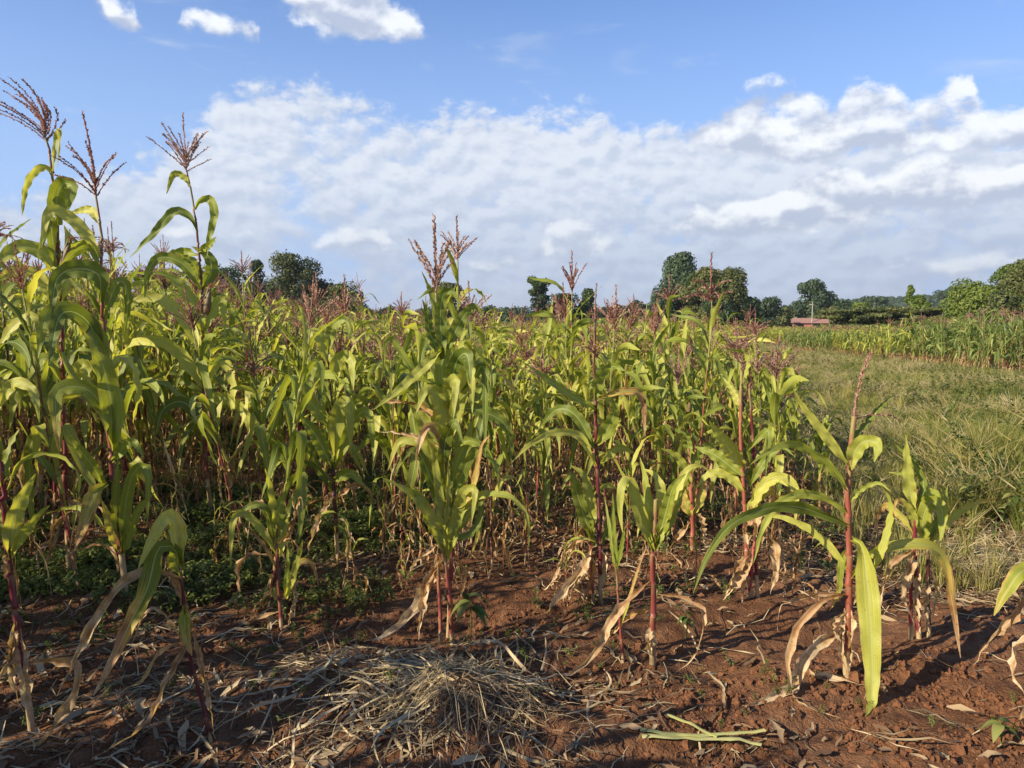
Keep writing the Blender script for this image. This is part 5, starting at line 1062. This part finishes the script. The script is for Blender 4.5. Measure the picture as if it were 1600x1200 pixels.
def straw_mesh(name, n, cx, cy, rx, ry, lmin, lmax, wmin, wmax, lift, seed, bias=None, parent=None, mat=None, label=None, sub=0.0):
    rs = np.random.default_rng(seed); A = Acc(); m = 8; s = np.linspace(0, 1, m)
    for k in range(n):
        a = rs.random() * 6.28; r = abs(rs.normal()) * .55; x0 = cx + math.cos(a) * r * rx; y0 = cy + math.sin(a) * r * ry
        if bias is not None and rs.random() < .36: hd = math.atan2((y0 - cy) / ry ** 2 * .5, (x0 - cx) / rx ** 2) + rs.normal() * .55
        else: hd = rs.random() * 6.28
        L_ = rs.uniform(lmin, lmax); w = rs.uniform(wmin, wmax); turn = rs.normal() * .55; h_ = hd + turn * s
        X = x0 + np.cumsum(np.cos(h_)) * L_ / m; Y_ = y0 + np.cumsum(np.sin(h_)) * L_ / m; lf = lift * rs.random() * math.exp(-r * r * .9)
        Z = soil_z(X, Y_) * .35 + np.interp(s, [0, .5, 1], soil_z(X[[0, 4, 7]], Y_[[0, 4, 7]])) * .65; Z = np.maximum(Z, soil_z(X, Y_)) + .004 + lf + L_ * .055 * rs.random() * np.sin(s * math.pi * rs.uniform(.7, 1.8)) ** 2
        P_ = np.stack([X, Y_, Z], 1) - np.array([cx, cy, sub]); S_ = np.cross(np.gradient(P_, axis=0), [0, 0, 1.0]) + rs.normal(0, .008, (1, 3)) * 2
        A.add(ribbon(P_, S_, w * (1 - .75 * s ** 2), np.full(m, rs.uniform(0, .8)), 0, 0, rs.random() ** .8, 2 if w < .006 else 3, seed=k))
    o = link(name, pmesh(name, A.piece(), mat or M_STRAW), parent, (cx, cy, sub) if parent is None else (0, 0, 0)); return o
hp = empty('straw_heap', (HEAP[0], HEAP[1], gz(*HEAP))); tag(hp, 'heap of dry pulled straw and roots on the soil in the foreground', 'straw heap')
s_ = straw_mesh('straw', 520, HEAP[0], HEAP[1], .62, .42, .08, .34, .0012, .0045, .10, 1, None, hp, sub=hp.location.z); tag(s_, kind='stuff')
s_ = straw_mesh('dead_blades', 420, HEAP[0] - .05, HEAP[1] + .08, .72, .42, .10, .40, .006, .019, .05, 2, None, hp, sub=hp.location.z); s_.location = (-.05, .10, 0); tag(s_, kind='stuff')
s_ = straw_mesh('roots', 1200, HEAP[0] + .08, HEAP[1] - .04, .50, .34, .04, .16, .001, .007, .07, 3, None, hp, M_LITTER, sub=hp.location.z); s_.location = (.1, -.05, 0); tag(s_, kind='stuff')
for (cx, cy, rx, ry, n_, sd_, lab) in [(3.0, 4.7, 1.2, 1.0, 3000, 5, 'pale straw mulch lying along the right end of the bare soil'), (2.75, 6.1, 1.1, .9, 800, 6, 'thin straw scattered where the bare soil meets the grass'), (-.85, 3.35, .8, .45, 150, 7, 'loose straw trailing left from the heap'), (-1.5, 3.0, 1.0, .6, 90, 8, 'loose straw in the shade at the left foreground'), (5.9, 13.2, 2.2, 1.6, 900, 9, 'trodden straw on the path through the grass')]:
    o = straw_mesh('straw_litter', n_, cx, cy, rx, ry, .06, .34 if cy < 9 else .6, .0015, .006 if cy < 9 else .012, .03, sd_, None, sub=gz(cx, cy)); tag(o, lab, 'straw', kind='stuff')

# cut green leaf blades lying on the soil
for pts, w, lab in [([(1000, 1160), (1060, 1165), (1130, 1158), (1195, 1152)], 13, 'upper pale green cut blade lying on the bare soil'), ([(1002, 1168), (1080, 1166), (1150, 1164), (1190, 1172)], 15, 'lower pale green cut blade lying on the bare soil'), ([(1040, 1138), (1085, 1152), (1120, 1164)], 11, 'short cut blade crossing the two long ones')]:
    Q = np.array([on_ground(*q) for q in pts]); b = Q[0].copy(); Q = catmull(Q, 12); Q[:, 2] = soil_z(Q[:, 0], Q[:, 1]).max() * .5 + soil_z(Q[:, 0], Q[:, 1]) * .5 + .02
    o = link('cut_leaf', pmesh('cut_leaf', ribbon(Q - b, np.cross(np.gradient(Q, axis=0), [0, 0, 1.]), np.full(12, w * b[1] / FPX * .9) * np.linspace(1, .7, 12), np.full(12, .3), .002, 0, random.random(), 5), M_CUT), loc=b); tag(o, lab, 'cut leaf', 'cut green blades on the soil')
# bean seedling and a few larger weeds
def seedling(px, py, h, nl, lw, label):
    b = on_ground(px, py); o = empty('seedling', b); tag(o, label, 'seedling'); rs = np.random.default_rng(px)
    link('stem', pmesh('stem', tube(np.array([[0, 0, -.01], [.004, 0, h * .5], [-.004, 0, h]]), [.0035, .003, .002], 6, rnd=.5), M_WEED), o)
    for i in range(nl):
        a = i * 2.4 + rs.random(); d = np.array([math.cos(a), math.sin(a), .25]); s = np.linspace(0, 1, 6)[:, None]; z = h * (1 - .12 * (i % 3)); P_ = np.array([0, 0, z]) + d * lw * 1.7 * s - np.array([0, 0, 1]) * lw * 1.6 * s ** 2
        link('leaf', pmesh('leaf', ribbon(P_, np.tile([-math.sin(a), math.cos(a), 0.], (6, 1)), lw * np.array([.12, .75, 1, .85, .5, .03]), np.full(6, .3), 0, 0, .5 + .4 * rs.random(), 5), M_WEED), o)
seedling(735, 1012, .24, 6, .058, 'broad leaved bean seedling standing right of the central maize clump')
seedling(372, 972, .13, 7, .028, 'small leafy seedling right of the small thin maize plant')
seedling(118, 940, .12, 8, .03, 'small leafy seedling in the weeds near the left edge')
seedling(1562, 1178, .10, 6, .04, 'small green seedling in the bottom right corner')
seedling(1072, 1000, .12, 6, .03, 'small green seedling right of the bare stemmed maize plant')

# ================================================================ THE AIR
hb = box_piece(-4200, 4200, -420, 6200, -25, 75)
m_, N_, o_ = material('haze'); vol = m_.node_tree.nodes.new('ShaderNodeVolumePrincipled'); vol.inputs['Color'].default_value = (.80, .88, 1.0, 1)
vol.inputs['Density'].default_value = .0002; vol.inputs['Anisotropy'].default_value = .2
m_.node_tree.links.new(vol.outputs[0], o_.inputs['Volume'])
tag(link('haze', pmesh('haze', hb, m_)), 'thin blue haze lying over the far fields and hills', 'haze', kind='stuff')
# look-alike pairs are told apart by their place
_by = {}
for o_ in C.objects:
    if o_.get('category') == 'maize plant': _by.setdefault(o_['label'], []).append(o_)
for lab_, os_ in _by.items():
    if len(os_) == 2 and len(lab_.split()) <= 14:
        os_.sort(key=lambda q: q.location.x / q.location.y)
        os_[0]['label'] = lab_ + ', left one'; os_[1]['label'] = lab_ + ', right one'
